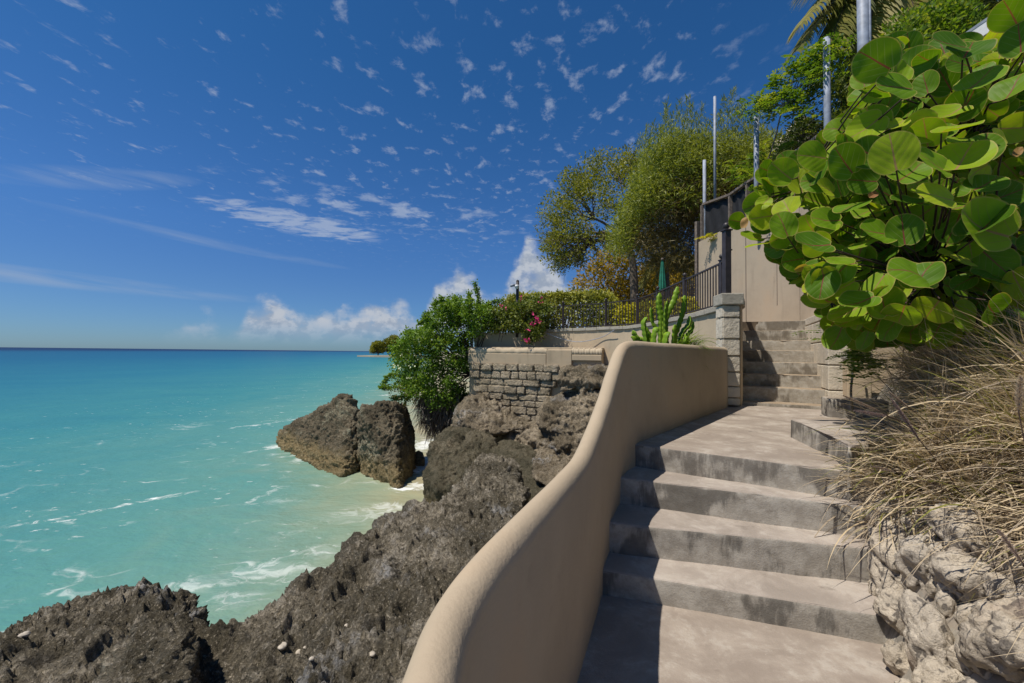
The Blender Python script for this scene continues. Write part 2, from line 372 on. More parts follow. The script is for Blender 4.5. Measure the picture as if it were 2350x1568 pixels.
def m_simple(name, col, rough=0.6, metal=0.0, var=0.25, sc=9, spec=0.4):
    m, t, out = material(name); p = t.pos(); n = t.noise(p, sc, 4, 0.6)
    c = t.mix(t.smooth(n, 0.35, 0.7), tuple(k * (1 - var) for k in col), tuple(k * (1 + var * 0.6) for k in col))
    principled(t, out, c, rough, t.bump(n, 0.1, 0.01), metal, spec); return m
M_IRON = m_simple("brown_painted_iron", (0.045, 0.036, 0.036), 0.45)
M_POLE = m_simple("galvanised_steel", (0.27, 0.30, 0.36), 0.55, 0.0, 0.25, 8)
M_WOOD = m_simple("weathered_timber", (0.17, 0.135, 0.11), 0.85, 0, 0.4, 14)
M_NET = m_simple("black_screen_cloth", (0.012, 0.012, 0.014), 0.7, 0, 0.3, 5)
M_CLOTH = m_simple("green_canvas", (0.010, 0.15, 0.095), 0.8, 0, 0.3, 6)
M_WHITE = m_simple("white_paint", (0.72, 0.72, 0.72), 0.5, 0, 0.08)
M_HOSE = m_simple("black_rubber", (0.015, 0.015, 0.016), 0.5)
M_BARK = m_simple("grey_bark", (0.17, 0.135, 0.10), 0.9, 0, 0.45, 12)
M_TWIG = m_simple("dark_twig", (0.06, 0.035, 0.025), 0.8, 0, 0.3, 20)
M_PEBBLE = m_simple("white_coral_pebble", (0.42, 0.37, 0.30), 0.9, 0, 0.25, 30)
M_SAND = m_simple("pale_sand", (0.36, 0.31, 0.22), 0.95, 0, 0.1, 0.5)
M_SOIL = m_simple("dry_soil", (0.14, 0.105, 0.07), 0.95, 0, 0.4, 4)
M_GLASS = m_simple("camera_glass", (0.3, 0.3, 0.3), 0.2)
M_FLOWER = m_simple("magenta_bracts", (0.55, 0.02, 0.14), 0.7, 0, 0.2)
M_WFLOWER = m_simple("white_blossom", (0.55, 0.58, 0.34), 0.7, 0, 0.1)
def m_leaf(name, stops, trans=0.35, rough=0.5, tcol=None):
    m, t, out = material(name); r = t.attr('rnd')[2]
    c = t.ramp(r, stops)
    b = t.new('ShaderNodeBsdfPrincipled'); t.put(b.inputs['Base Color'], c); b.inputs['Roughness'].default_value = rough
    b.inputs['Specular IOR Level'].default_value = 0.25
    tr = t.new('ShaderNodeBsdfTranslucent'); t.put(tr.inputs[0], t.mix(1.0, c, tcol or (1.5, 1.5, 0.5), 'MULTIPLY'))
    ms = t.new('ShaderNodeMixShader'); ms.inputs[0].default_value = trans
    t.l.new(b.outputs[0], ms.inputs[1]); t.l.new(tr.outputs[0], ms.inputs[2]); t.l.new(ms.outputs[0], out.inputs[0]); return m
L_OLIVE = m_leaf("olive_leaves", [(0, (0.095, 0.11, 0.012)), (0.5, (0.185, 0.195, 0.022)), (1, (0.28, 0.265, 0.035))])
L_FEATHER = m_leaf("feathery_needles", [(0, (0.12, 0.145, 0.022)), (0.5, (0.20, 0.23, 0.036)), (1, (0.30, 0.32, 0.065))])
L_BROWN = m_leaf("dry_needles", [(0, (0.09, 0.07, 0.032)), (0.5, (0.16, 0.125, 0.05)), (1, (0.23, 0.19, 0.07))], 0.25)
L_GOLD = m_leaf("golden_leaves", [(0, (0.13, 0.125, 0.015)), (0.4, (0.25, 0.185, 0.018)), (0.8, (0.36, 0.225, 0.022)), (1, (0.40, 0.27, 0.035))])
L_GREEN = m_leaf("bright_leaves", [(0, (0.07, 0.13, 0.014)), (0.5, (0.13, 0.225, 0.024)), (1, (0.24, 0.33, 0.05))])
L_VINE = m_leaf("vine_leaves", [(0, (0.065, 0.085, 0.015)), (0.5, (0.12, 0.155, 0.026)), (1, (0.22, 0.24, 0.06))])
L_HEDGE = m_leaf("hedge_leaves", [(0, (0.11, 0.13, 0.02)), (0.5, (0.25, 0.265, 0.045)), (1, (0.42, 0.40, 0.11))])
L_YELLOW = m_leaf("yellow_leaves", [(0, (0.20, 0.22, 0.012)), (0.5, (0.42, 0.40, 0.025)), (1, (0.58, 0.50, 0.04))])
L_PALM = m_leaf("palm_leaflets", [(0, (0.08, 0.10, 0.022)), (0.5, (0.18, 0.175, 0.036)), (1, (0.36, 0.31, 0.08))], 0.4)
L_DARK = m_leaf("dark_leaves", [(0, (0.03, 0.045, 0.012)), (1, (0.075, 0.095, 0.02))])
L_PINNATE = m_leaf("pinnate_leaves", [(0, (0.055, 0.11, 0.012)), (0.6, (0.12, 0.20, 0.02)), (1, (0.24, 0.27, 0.04))], 0.45)
L_GRASS = m_leaf("dry_grass_blades", [(0, (0.13, 0.10, 0.08)), (0.2, (0.31, 0.25, 0.18)), (0.38, (0.42, 0.345, 0.255)), (0.6, (0.60, 0.48, 0.31)), (0.80, (0.74, 0.61, 0.41)), (0.86, (0.20, 0.21, 0.05)), (1, (0.30, 0.29, 0.07))], 0.3, 0.55, (1.1, 1.05, 0.8))
L_PLUME = m_leaf("grass_seed_head", [(0, (0.34, 0.26, 0.25)), (1, (0.52, 0.42, 0.29))], 0.3, 0.8, (1.1, 1, 0.9))
L_ROOT = m_leaf("dead_roots", [(0, (0.045, 0.035, 0.028)), (1, (0.13, 0.10, 0.085))], 0.1)
L_CACTUS = m_leaf("cactus_skin", [(0, (0.10, 0.19, 0.015)), (0.6, (0.22, 0.36, 0.022)), (1, (0.42, 0.52, 0.06))], 0.2)
def m_seagrape():
    m, t, out = material("sea_grape_leaf"); r = t.attr('rnd')[2]; u = t.attr('lu')[2]; v = t.attr('lv')[2]
    av = t.math('ABSOLUTE', v); p = t.pos()
    c = t.ramp(r, [(0, (0.055, 0.13, 0.008)), (0.35, (0.12, 0.225, 0.011)), (0.7, (0.215, 0.325, 0.015)), (0.93, (0.34, 0.41, 0.022)), (0.96, (0.30, 0.24, 0.04)), (1, (0.34, 0.16, 0.09))])
    c = t.mix(t.math('MULTIPLY', t.smooth(t.noise(p, 9, 3, 0.6), 0.35, 0.65), 0.45), c, t.mix(1.0, c, (1.35, 1.25, 1.1), 'MULTIPLY'))
    w = t.math('MULTIPLY', t.math('SUBTRACT', u, t.math('MULTIPLY', av, 0.62)), 4.6)
    fr = t.math('ABSOLUTE', t.math('SUBTRACT', t.math('FRACT', t.math('ADD', w, 0.5)), 0.5))
    side = t.math('MULTIPLY', t.smooth(fr, 0.075, 0.02), t.smooth(av, 0.95, 0.35))
    midw = t.math('ADD', 0.014, t.math('MULTIPLY', t.math('SUBTRACT', 1.0, u), 0.028))
    mid = t.smooth(t.math('SUBTRACT', av, midw), 0.015, -0.006)
    red = t.mix(t.smooth(r, 0.25, 0.75), (0.22, 0.05, 0.045), (0.36, 0.20, 0.10))
    pale = t.mix(t.smooth(r, 0.2, 0.6), (0.21, 0.27, 0.09), (0.26, 0.22, 0.06))
    c = t.mix(t.math('MULTIPLY', side, 0.55), c, pale); c = t.mix(t.math('MULTIPLY', mid, 0.9), c, red)
    ed = t.attr('edge')[2]
    c = t.mix(t.math('MULTIPLY', t.smooth(ed, 0.93, 1.0), 0.75), c, (0.42, 0.33, 0.10))
    b = t.new('ShaderNodeBsdfPrincipled'); t.put(b.inputs['Base Color'], c); b.inputs['Roughness'].default_value = 0.5
    b.inputs['Specular IOR Level'].default_value = 0.15
    t.put(b.inputs['Normal'], t.bump(t.math('SUBTRACT', t.math('MULTIPLY', t.math('COSINE', t.math('MULTIPLY', w, 6.283)), -0.5), t.math('MULTIPLY', mid, 0.6)), 0.09, 0.01))
    tr = t.new('ShaderNodeBsdfTranslucent'); t.put(tr.inputs[0], t.mix(1.0, c, (1.55, 1.5, 0.45), 'MULTIPLY'))
    ms = t.new('ShaderNodeMixShader'); ms.inputs[0].default_value = 0.38
    t.l.new(b.outputs[0], ms.inputs[1]); t.l.new(tr.outputs[0], ms.inputs[2]); t.l.new(ms.outputs[0], out.inputs[0]); return m
L_SEAGRAPE = m_seagrape()

WATER_Z = -3.0
def m_water():
    m, t, out = material("sea_water"); p = t.pos(); x, y, z = t.sep(p)
    s = t.math('MULTIPLY', t.math('ADD', t.math('MULTIPLY', t.math('ADD', x, 1.0), 0.95), t.math('MULTIPLY', t.math('SUBTRACT', y, 10.0), 0.31)), -1.0)
    s = t.math('ADD', s, t.math('MULTIPLY', t.math('MAXIMUM', t.math('SUBTRACT', y, 17.0), 0.0), 0.14))
    big = t.noise(t.vmath('MULTIPLY', p, (1, 0.6, 1)), 0.10, 5, 0.6, 0.6); med = t.noise(p, 0.42, 5, 0.6, 0.8)
    sw = t.math('ADD', t.math('MAXIMUM', s, 0.0), t.math('MULTIPLY', t.math('ADD', t.math('SUBTRACT', big, 0.5), t.math('MULTIPLY', t.math('SUBTRACT', med, 0.5), 0.7)), t.math('ADD', 6.0, t.math('MULTIPLY', t.math('MAXIMUM', s, 0.0), 0.55))))
    lg = t.math('DIVIDE', t.math('LOGARITHM', t.math('ADD', t.math('MAXIMUM', sw, 0.0), 1.0), 2.0), 12.0)
    c = t.ramp(lg, [(0.0, (0.33, 0.29, 0.17)), (0.10, (0.29, 0.31, 0.20)), (0.19, (0.185, 0.275, 0.20)), (0.27, (0.095, 0.25, 0.215)), (0.36, (0.044, 0.20, 0.21)), (0.48, (0.022, 0.145, 0.205)), (0.60, (0.012, 0.10, 0.185)), (0.72, (0.010, 0.085, 0.17)), (0.80, (0.008, 0.03, 0.09)), (1.0, (0.008, 0.02, 0.065))])
    band = t.noise(t.comb(t.math('ADD', t.math('MULTIPLY', x, 0.35), t.math('MULTIPLY', y, 0.05)), t.math('SUBTRACT', y, t.math('MULTIPLY', x, 0.30)), 0.0), 0.16, 5, 0.62)
    c = t.mix(t.math('MULTIPLY', t.smooth(band, 0.50, 0.70), 0.30), c, t.mix(1.0, c, (0.55, 0.78, 0.92), 'MULTIPLY'))
    # foam: drifting lace, a broken swell line, wash around the boulders
    q = t.vmath('MULTIPLY', p, (0.55, 1.0, 1)); wv = t.vmath('ADD', q, t.vmath('MULTIPLY', t.comb(t.noise(p, 0.5, 3), t.noise(t.vmath('ADD', p, (9, 4, 0)), 0.5, 3), 0), (2.2, 2.2, 0)))
    lace = t.smooth(t.voro(wv, 0.8, 'DISTANCE_TO_EDGE'), 0.075, 0.0)
    fine = t.noise(wv, 3.0, 6, 0.72)
    brk = t.smooth(t.noise(p, 0.33, 4, 0.6), 0.50, 0.66)
    near = t.smooth(sw, 22.0, 3.0)
    foam = t.math('MULTIPLY', t.math('MULTIPLY', t.math('MULTIPLY', lace, brk), t.smooth(fine, 0.42, 0.66)), t.math('MULTIPLY', near, 0.75))
    speck = t.math('MULTIPLY', t.math('MULTIPLY', t.smooth(t.noise(t.vmath('MULTIPLY', p, (0.6, 1.0, 1)), 3.4, 5, 0.65), 0.62, 0.71), t.smooth(t.noise(p, 0.22, 3, 0.6), 0.42, 0.60)), t.math('MULTIPLY', t.smooth(s, 40.0, 6.0), 0.6))
    foam = t.math('MAXIMUM', foam, speck)
    def seg(a, b, w, k):
        dx, dy = b[0] - a[0], b[1] - a[1]; L = math.hypot(dx, dy)
        tt = t.math('DIVIDE', t.math('ADD', t.math('MULTIPLY', t.math('SUBTRACT', x, a[0]), dx / L), t.math('MULTIPLY', t.math('SUBTRACT', y, a[1]), dy / L)), L)
        dd = t.math('ADD', t.math('MULTIPLY', t.math('SUBTRACT', x, a[0]), -dy / L), t.math('MULTIPLY', t.math('SUBTRACT', y, a[1]), dx / L))
        dd = t.math('ABSOLUTE', t.math('ADD', dd, t.math('MULTIPLY', t.math('SUBTRACT', t.noise(p, 0.55, 5, 0.68), 0.5), w * 9)))
        ends = t.math('MULTIPLY', t.smooth(tt, -0.05, 0.15), t.smooth(tt, 1.05, 0.75))
        return t.math('MULTIPLY', t.math('MULTIPLY', t.smooth(dd, w, w * 0.25), ends), t.math('MULTIPLY', t.smooth(fine, 0.42, 0.60), k))
    for a, b, w, k in [((0, 1215), (460, 1128), 0.16, 0.95), ((520, 985), (700, 958), 0.28, 0.6), ((560, 1160), (655, 1115), 0.16, 0.5), ((870, 907), (900, 907), 0.5, 0.8), ((560, 1040), (690, 1020), 0.2, 0.5)]:
        ga, gb = G(*a, WATER_Z), G(*b, WATER_Z); foam = t.math('MAXIMUM', foam, seg(ga, gb, w, k))
    lace2 = t.math('ADD', 0.25, t.math('MULTIPLY', t.smooth(t.voro(t.vmath('ADD', wv, t.vmath('MULTIPLY', t.comb(fine, fine, 0), (0.5, 0.5, 0))), 2.4, 'DISTANCE_TO_EDGE'), 0.16, 0.02), 0.75))
    def blob(c_, r_, k):
        d2 = t.math('SQRT', t.math('ADD', t.math('POWER', t.math('DIVIDE', t.math('SUBTRACT', x, c_[0]), r_[0]), 2.0), t.math('POWER', t.math('DIVIDE', t.math('SUBTRACT', y, c_[1]), r_[1]), 2.0)))
        return t.math('MULTIPLY', t.smooth(t.math('ADD', t.math('SUBTRACT', 1.0, d2), t.math('MULTIPLY', t.math('SUBTRACT', fine, 0.5), 2.6)), 0.25, 0.8), t.math('MULTIPLY', lace2, k) if k < 0.6 else k)
    for px, py, r, k in [(965, 1070, (0.55, 1.6), 0.95), (975, 1020, (0.9, 2.2), 0.8), (935, 1122, (0.9, 0.35), 0.9), (960, 1115, (0.9, 0.5), 0.7), (640, 1025, (1.0, 0.6), 0.7), (690, 1055, (0.5, 1.1), 0.45), (840, 1180, (2.0, 1.0), 0.3), (900, 1165, (1.2, 0.8), 0.45), (620, 1310, (1.6, 0.7), 0.42), (470, 1340, (1.0, 0.5), 0.4), (740, 1265, (0.9, 0.6), 0.4), (545, 1375, (0.8, 0.5), 0.35)]:
        foam = t.math('MAXIMUM', foam, blob(G(px, py, WATER_Z), r, k))
    c = t.mix(foam, c, (0.78, 0.80, 0.76))
    dist = t.math('SQRT', t.math('ADD', t.math('MULTIPLY', x, x), t.math('MULTIPLY', y, y)))
    h = t.math('ADD', t.math('MULTIPLY', t.noise(t.vmath('MULTIPLY', p, (0.6, 1.2, 1)), 0.7, 5, 0.6, 0.3), 1.0), t.math('MULTIPLY', t.noise(t.vmath('MULTIPLY', p, (0.7, 1.1, 1)), 3.2, 4, 0.6), 0.22))
    h = t.math('ADD', h, t.math('MULTIPLY', foam, 0.12))
    bmp = t.bump(h, 0.7, 0.3)
    df = t.new('ShaderNodeBsdfDiffuse'); t.put(df.inputs[0], c); t.put(df.inputs['Normal'], t.bump(h, 0.5, 0.3))
    gl = t.new('ShaderNodeBsdfGlossy'); t.put(gl.inputs[0], (0.9, 0.95, 1.0)); t.put(gl.inputs['Roughness'], t.math('ADD', 0.18, t.math('MULTIPLY', foam, 0.5))); t.put(gl.inputs['Normal'], bmp)
    fr = t.new('ShaderNodeFresnel'); fr.inputs[0].default_value = 1.33; t.put(fr.inputs[1], bmp)
    ms = t.new('ShaderNodeMixShader'); t.put(ms.inputs[0], t.math('MINIMUM', t.math('MULTIPLY', fr.outputs[0], 0.6), 0.14)); t.l.new(df.outputs[0], ms.inputs[1]); t.l.new(gl.outputs[0], ms.inputs[2]); t.l.new(ms.outputs[0], out.inputs[0]); return m
M_WATER = m_water()

# ------------------------------------------------------------------ sea, ground
mb = MB(); mb.add([(-40000, -400, WATER_Z), (30000, -400, WATER_Z), (30000, 50000, WATER_Z), (-40000, 50000, WATER_Z)], [(0, 1, 2, 3)])
tag(mb.build('sea', M_WATER), kind='structure')

# rock tool: union of convex pieces, re-meshed, then carved by noise
def rock_mesh(pieces, voxel, amp, seed, smooth=6, freq=1.0, aniso=(1, 1, 1), sharp=1.0, big=0.9, pit=0.5, ledge=0.35):
    bm = bmesh.new()
    for pts in pieces:
        b = bmesh.new()
        for p in pts: b.verts.new(p)
        bmesh.ops.convex_hull(b, input=b.verts[:])
        for v in [v for v in b.verts if not v.link_faces]: b.verts.remove(v)
        me = bpy.data.meshes.new('tmp'); b.to_mesh(me); b.free(); bm.from_mesh(me); bpy.data.meshes.remove(me)
    bmesh.ops.recalc_face_normals(bm, faces=bm.faces[:])
    me = bpy.data.meshes.new('tmp'); bm.to_mesh(me); bm.free()
    o = bpy.data.objects.new('tmp', me); COL.objects.link(o)
    r = o.modifiers.new('r', 'REMESH'); r.mode = 'VOXEL'; r.voxel_size = voxel
    s = o.modifiers.new('s', 'SMOOTH'); s.factor = 0.5; s.iterations = smooth
    dg = bpy.context.evaluated_depsgraph_get(); dg.update()
    m2 = bpy.data.meshes.new_from_object(o.evaluated_get(dg)); bpy.data.objects.remove(o); bpy.data.meshes.remove(me)
    n = len(m2.vertices); V = np.empty(n * 3, np.float32); m2.vertices.foreach_get('co', V); V = V.reshape(-1, 3).astype(float)
    N = np.empty(n * 3, np.float32); m2.vertex_normals.foreach_get('vector', N); N = N.reshape(-1, 3)
    q = V * np.array(aniso) * freq
    w = q + 0.35 * np.stack([fbm(q * 0.9 + 5, 2, seed + 1), fbm(q * 0.9 + 11, 2, seed + 2), fbm(q * 0.9 + 23, 2, seed + 3)], 1)
    d = amp * (big * fbm(w * 0.55, 3, seed + 4) + 0.55 * (ridged(w * 1.3, 3, seed + 5) - 0.9) + sharp * 0.48 * (ridged(w * 4.2, 3, seed + 9) - 0.9) + sharp * 0.26 * (ridged(w * 11.0, 2, seed + 13) - 0.8) - sharp * pit * np.maximum(0, gnoise(w * 3.0, seed + 17) - 0.12))
    st = (V @ np.array([0.25, 0.35, 1.0]) + 0.25 * fbm(q * 0.8, 2, seed + 21)) / (amp * 2.2); d = d + amp * ledge * (np.abs((st % 1) - 0.5) * 2 - 0.5) * np.clip(fbm(q * 0.5, 2, seed + 23) + 0.5, 0, 1)
    V2 = V + N * d[:, None]; V2[:, 2] += np.maximum(0, d) * 0.25 * sharp
    m2.vertices.foreach_set('co', V2.astype(np.float32).ravel()); m2.materials.clear(); m2.update()
    m2.polygons.foreach_set('use_smooth', np.ones(len(m2.polygons), bool)); return m2
def rock(name, label, pieces, voxel, amp, seed, mat, cat='rock', **k):
    o = link(name, rock_mesh(pieces, voxel, amp, seed, **k), mat); return tag(o, label, cat)
def HB(front, back, shrink=0.85, down=None):     # seen outline points plus a receding back (and a footing under the water)
    f = [P(*p) for p in front]; c = sum(f, Vector()) / len(f)
    out = f + [Vector((c.x + (p.x - c.x) * shrink + p.x / max(p.y, 1) * back, p.y + back, c.z + (p.z - c.z) * shrink)) for p in f]
    if down is not None: out += [Vector((p.x, p.y, down)) for p in out]
    return out
def BVH(o):
    me = o.data; me.calc_loop_triangles()
    return BVHTree.FromPolygons([o.matrix_world @ v.co for v in me.vertices], [tuple(t.vertices) for t in me.loop_triangles])

S = [((-2.85, 2.3, -1.2), (-0.2, 1.0, -0.95)), ((-2.72, 3.5, -0.95), (0.35, 2.6, -0.8)), ((-2.12, 4.33, -0.93), (0.9, 4.0, -0.75)), ((-1.72, 5.6, -0.95), (1.1, 5.2, -0.85)), ((-1.36, 6.6, -0.92), (0.95, 6.4, -1.2)), ((-0.66, 8.35, -0.92), (0.25, 8.3, -1.5)), ((-0.35, 8.9, -1.25), (0.2, 8.9, -1.8))]
pcs = []
for (r0, q0), (r1, q1) in zip(S[:-1], S[1:]):
    pts = []
    for r_, q_ in ((r0, q0), (r1, q1)):
        pts += [r_, (r_[0] - 0.35, r_[1] + 0.1, r_[2] - 0.75), (r_[0] - 0.55, r_[1] + 0.15, -3.7), q_, (q_[0], q_[1], -3.7)]
    pcs.append([Vector(p) for p in pts])
pcs.append(HB([(1085, 1100, 8.0), (1130, 1078, 8.2), (1175, 1092, 8.0), (1215, 1160, 7.2), (1100, 1190, 6.9), (1040, 1150, 7.3)], 0.7))
shore = rock('shore_rock', 'largest dark jagged limestone rock, running along the outside of the tan curved wall', pcs, 0.021, 0.15, 3, M_ROCK, aniso=(1.2, 0.9, 1.0), freq=1.3, sharp=1.1, big=1.4, pit=0.5, smooth=3)

pcs = [HB([(-60, 1548, 3.6), (0, 1518, 3.75), (108, 1472, 4.0), (180, 1434, 4.3), (270, 1428, 4.35), (372, 1438, 4.25), (445, 1430, 4.2), (470, 1476, 4.15), (412, 1520, 3.75), (330, 1568, 3.15), (250, 1640, 2.9), (-60, 1640, 2.9)], 0.35, 0.9, -3.7)]
leftrock = rock('shore_rock', 'jagged dark limestone rock in the bottom left corner with a sheer right face', pcs, 0.02, 0.13, 11, M_ROCK, freq=1.45, sharp=1.4, big=0.9, pit=0.6, smooth=2)
pcs = [HB([(235, 1590, 2.75), (300, 1505, 2.95), (350, 1470, 3.05), (418, 1478, 3.1), (440, 1525, 3.0), (435, 1600, 2.8)], 0.3, 0.8, -3.4)]
rock('shore_rock', 'small dark rock at the bottom edge wedged between the two large jagged shore rocks', pcs, 0.018, 0.075, 21, M_ROCK, freq=2.2, sharp=1.2)

pcs = [HB([(640, 1008, 20.3), (646, 1032, 19.2), (690, 1052, 17.6), (740, 1080, 16.0), (786, 1092, 15.1), (820, 1076, 15.7), (818, 1000, 16.4), (815, 940, 17.2), (806, 911, 17.4), (790, 909, 17.5), (765, 932, 17.9), (722, 962, 18.3), (680, 978, 19.2), (645, 992, 20.2)], 1.6, 0.6, -3.6)]
rock('sea_rock', 'wide slanting brown boulder standing in the turquoise water, left of the taller one', pcs, 0.04, 0.19, 31, M_ROCK2, freq=1.05, smooth=1, big=0.7)
pcs = [HB([(848, 1064, 15.8), (880, 1095, 14.7), (915, 1114, 13.9), (935, 1090, 15.0), (950, 1058, 16.5), (948, 1000, 16.5), (932, 946, 16.4), (912, 930, 15.8), (872, 930, 15.6), (832, 938, 15.6), (826, 970, 15.8), (858, 1000, 15.2)], 1.3, 0.75, -3.6)]
rock('sea_rock', 'tall steep brown boulder standing in the water beside the slanting one, right face dark', pcs, 0.036, 0.16, 37, M_ROCK2, freq=1.1, smooth=1, aniso=(1.2, 1.2, 0.8), big=0.7)
pcs = [HB([(952, 1045, 17.0), (960, 1040, 17.0), (972, 1046, 17.0), (974, 1056, 16.6), (955, 1056, 16.6)], 0.5, 0.8, -3.4)]
rock('sea_rock', 'low wet grey stone in the foam behind the tall sea boulder', pcs, 0.035, 0.05, 39, M_ROCK, freq=2)

pcs = [HB([(978, 1105, 11.0), (990, 1030, 11.6), (1015, 1005, 12.0), (1075, 1000, 12.2), (1130, 1012, 12.2), (1150, 1050, 11.5), (1140, 1090, 10.6), (1060, 1120, 10.3), (1000, 1130, 10.4)], 1.3, 0.8, -3.6)]
rock('shore_boulder', 'rounded dark brown boulder at the foot of the cliff, next to the foam channel', pcs, 0.035, 0.16, 41, M_ROCKB, freq=1.3, sharp=1.0, pit=0.8)
pcs = [HB([(1120, 1035, 11.5), (1170, 1030, 11.6), (1225, 1055, 11.0), (1270, 1105, 10.0), (1275, 1150, 9.2), (1210, 1185, 8.6), (1140, 1180, 8.8), (1110, 1100, 10.0)], 1.2, 0.8, -3.0)]
rock('shore_boulder', 'olive brown mossy boulder between the shore rock and the tan curved wall', pcs, 0.035, 0.11, 43, M_ROCKB, freq=1.4, sharp=0.8)
pcs = [HB([(1222, 1062, 10.4), (1240, 1042, 10.8), (1275, 1050, 10.6), (1290, 1080, 10.2), (1270, 1105, 9.8), (1235, 1098, 9.9)], 0.7, 0.8), HB([(1270, 1085, 9.9), (1300, 1062, 10.2), (1325, 1070, 10.0), (1330, 1120, 9.4), (1285, 1125, 9.3)], 0.7, 0.8), HB([(1215, 1090, 9.9), (1270, 1100, 9.6), (1290, 1140, 9.1), (1260, 1120, 9.3)], 0.5, 0.8)]
rock('broken_rubble', 'pale broken stone rubble with green flecks against the outside of the curved wall', pcs, 0.025, 0.08, 47, M_CLIFF, 'rubble', freq=2.2)

# cliff under the terrace
pcs = [HB([(1045, 1010, 14.0), (1050, 950, 14.3), (1075, 922, 14.8), (1100, 915, 15.0), (1165, 940, 15.0), (1205, 962, 14.8), (1236, 980, 14.3), (1232, 985, 14.0), (1170, 985, 13.8), (1110, 1000, 13.6)], 2.2, 1.0),
       HB([(1240, 970, 13.4), (1254, 935, 13.6), (1290, 912, 13.7), (1350, 895, 13.3), (1400, 910, 12.7), (1400, 1010, 12.2), (1330, 1040, 12.6), (1260, 1010, 13.2)], 2.0, 1.0),
       HB([(1282, 868, 13.7), (1292, 850, 13.8), (1340, 846, 13.5), (1400, 850, 12.9), (1400, 885, 12.7), (1340, 898, 13.2), (1292, 896, 13.6)], 1.6, 1.0),
       HB([(1045, 985, 15.6), (1060, 1100, 14.9), (1330, 1140, 13.6), (1600, 1030, 10.5), (1600, 970, 11.5), (1240, 985, 15.4)], 3.0, 1.05, -3.6)]
rock('cliff', None, pcs, 0.042, 0.18, 53, M_CLIFF, None, freq=1.15, smooth=2, big=1.0, pit=1.0, ledge=0.6)
for o in list(COL.objects):
    if o.name.startswith('cliff'):
        tag(o, kind='structure')

# white coral pebbles lying on the shore rocks
def hit(bv, px, py):
    r = ray(px, py).normalized(); return bv.ray_cast(Vector((0, 0, EYE)), r)[0]
bvs = BVH(shore); bvl = BVH(leftrock)
rs = random.Random(5)
for px, py, r, bv, lab in [(648, 1486, 0.042, bvs, 'largest white coral pebble on the dark shore rock, left of the pair'), (686, 1498, 0.034, bvs, 'white rounded pebble touching a smaller one on the dark shore rock'), (700, 1487, 0.018, bvs, 'smallest white pebble, behind the rounded one on the shore rock'), (854, 1502, 0.03, bvs, 'pinkish pale pebble on the shore rock nearest the curved wall'), (795, 1437, 0.022, bvs, 'pale pebble higher up the shore rock, above the others'), (715, 1513, 0.022, bvs, 'pale flat chip just below the pair of white pebbles'), (57, 1458, 0.04, bvl, 'flat white shell-like stone on the bottom left rock')]:
    h = hit(bv, px, py)
    if h is None: continue
    bm = bmesh.new(); r *= 0.8; bmesh.ops.create_icosphere(bm, subdivisions=3, radius=r)
    co = np.array([v.co[:] for v in bm.verts]); d = 1 + 0.45 * fbm(co / r * 0.9 + px, 3, 2)
    for v, k in zip(bm.verts, d): v.co = v.co * k; v.co.z *= 0.62; v.co.x *= 1.15
    mb = MB(); mb.bm(bm, Matrix.Translation(h + Vector((0, 0, r * 0.2))) @ Matrix.Rotation(rs.random() * 3, 4, 'Z'), True)
    tag(mb.build('pebble', M_PEBBLE), lab, 'pebble', 'white pebbles on the rocks')

# ------------------------------------------------------------------ curved parapet wall
def lerp(a, b, t): return a + (b - a) * t
ctrl = [(-0.10, -0.9, 1.02), (-0.09, 0.2, 1.02), (-0.08, 0.72, 1.02), (-0.065, 0.95, 1.02), (0.0, 1.16, 1.03), (0.15, 1.53, 1.03), (0.33, 1.99, 1.02), (0.47, 2.35, 1.03), (0.61, 2.71, 1.125), (0.715, 2.96, 1.235), (0.80, 3.14, 1.355), (0.89, 3.33, 1.50), (0.985, 3.50, 1.645), (1.07, 3.63, 1.705), (1.22, 3.81, 1.72), (1.6, 4.26, 1.72), (2.4, 5.21, 1.72), (3.37, 6.37, 1.72)]
path = spline([(x - 0.012, y + 0.004, z) for x, y, z in ctrl], 14)
RW = 0.057
prof = []                        # (offset to the sea side, height below crest), inner foot -> over the top -> outer foot
NB = 7
for k in range(NB): prof.append((0.0, lerp(-9, -RW * 1.15, k / NB)))
for k in range(13):
    a = math.pi * k / 12; prof.append((RW - math.cos(a) * RW * 1.0, -RW * 1.15 + math.sin(a) * RW * 1.15))
for k in range(1, NB + 1): prof.append((2 * RW, lerp(-RW * 1.15, -9, k / NB)))
V = []; nP = len(prof)
tang = np.gradient(path[:, :2], axis=0); tang /= np.linalg.norm(tang, axis=1)[:, None]
for (x, y, zt), (tx, ty) in zip(path, tang):
    nx, ny = -ty, tx             # towards the sea
    for i, (off, dz) in enumerate(prof):
        if dz == -9: z = -1.3
        elif i < NB: z = lerp(-1.3, zt - RW * 1.15, i / NB)
        elif i >= nP - NB: z = lerp(zt - RW * 1.15, -1.3, (i - (nP - NB) + 1) / NB)
        else: z = zt + dz
        V.append((x + nx * off, y + ny * off, z))
V = np.array(V)
d = 0.006 * fbm(V * 2.2, 2, 71) + 0.003 * fbm(V * 9, 2, 72)
V += np.stack([d, d * 0.5, d], 1)
mb = MB(); fs = []
for i in range(len(path) - 1):
    for k in range(nP - 1): fs.append((i * nP + k, i * nP + k + 1, (i + 1) * nP + k + 1, (i + 1) * nP + k))
fs.append(tuple(range(nP))); fs.append(tuple((len(path) - 1) * nP + k for k in range(nP - 1, -1, -1)))
mb.add(V.tolist(), fs, True)
tag(mb.build('curved_parapet_wall', M_PARAPET), 'smooth tan curved wall with a rounded top sweeping down beside the lower steps', 'wall')

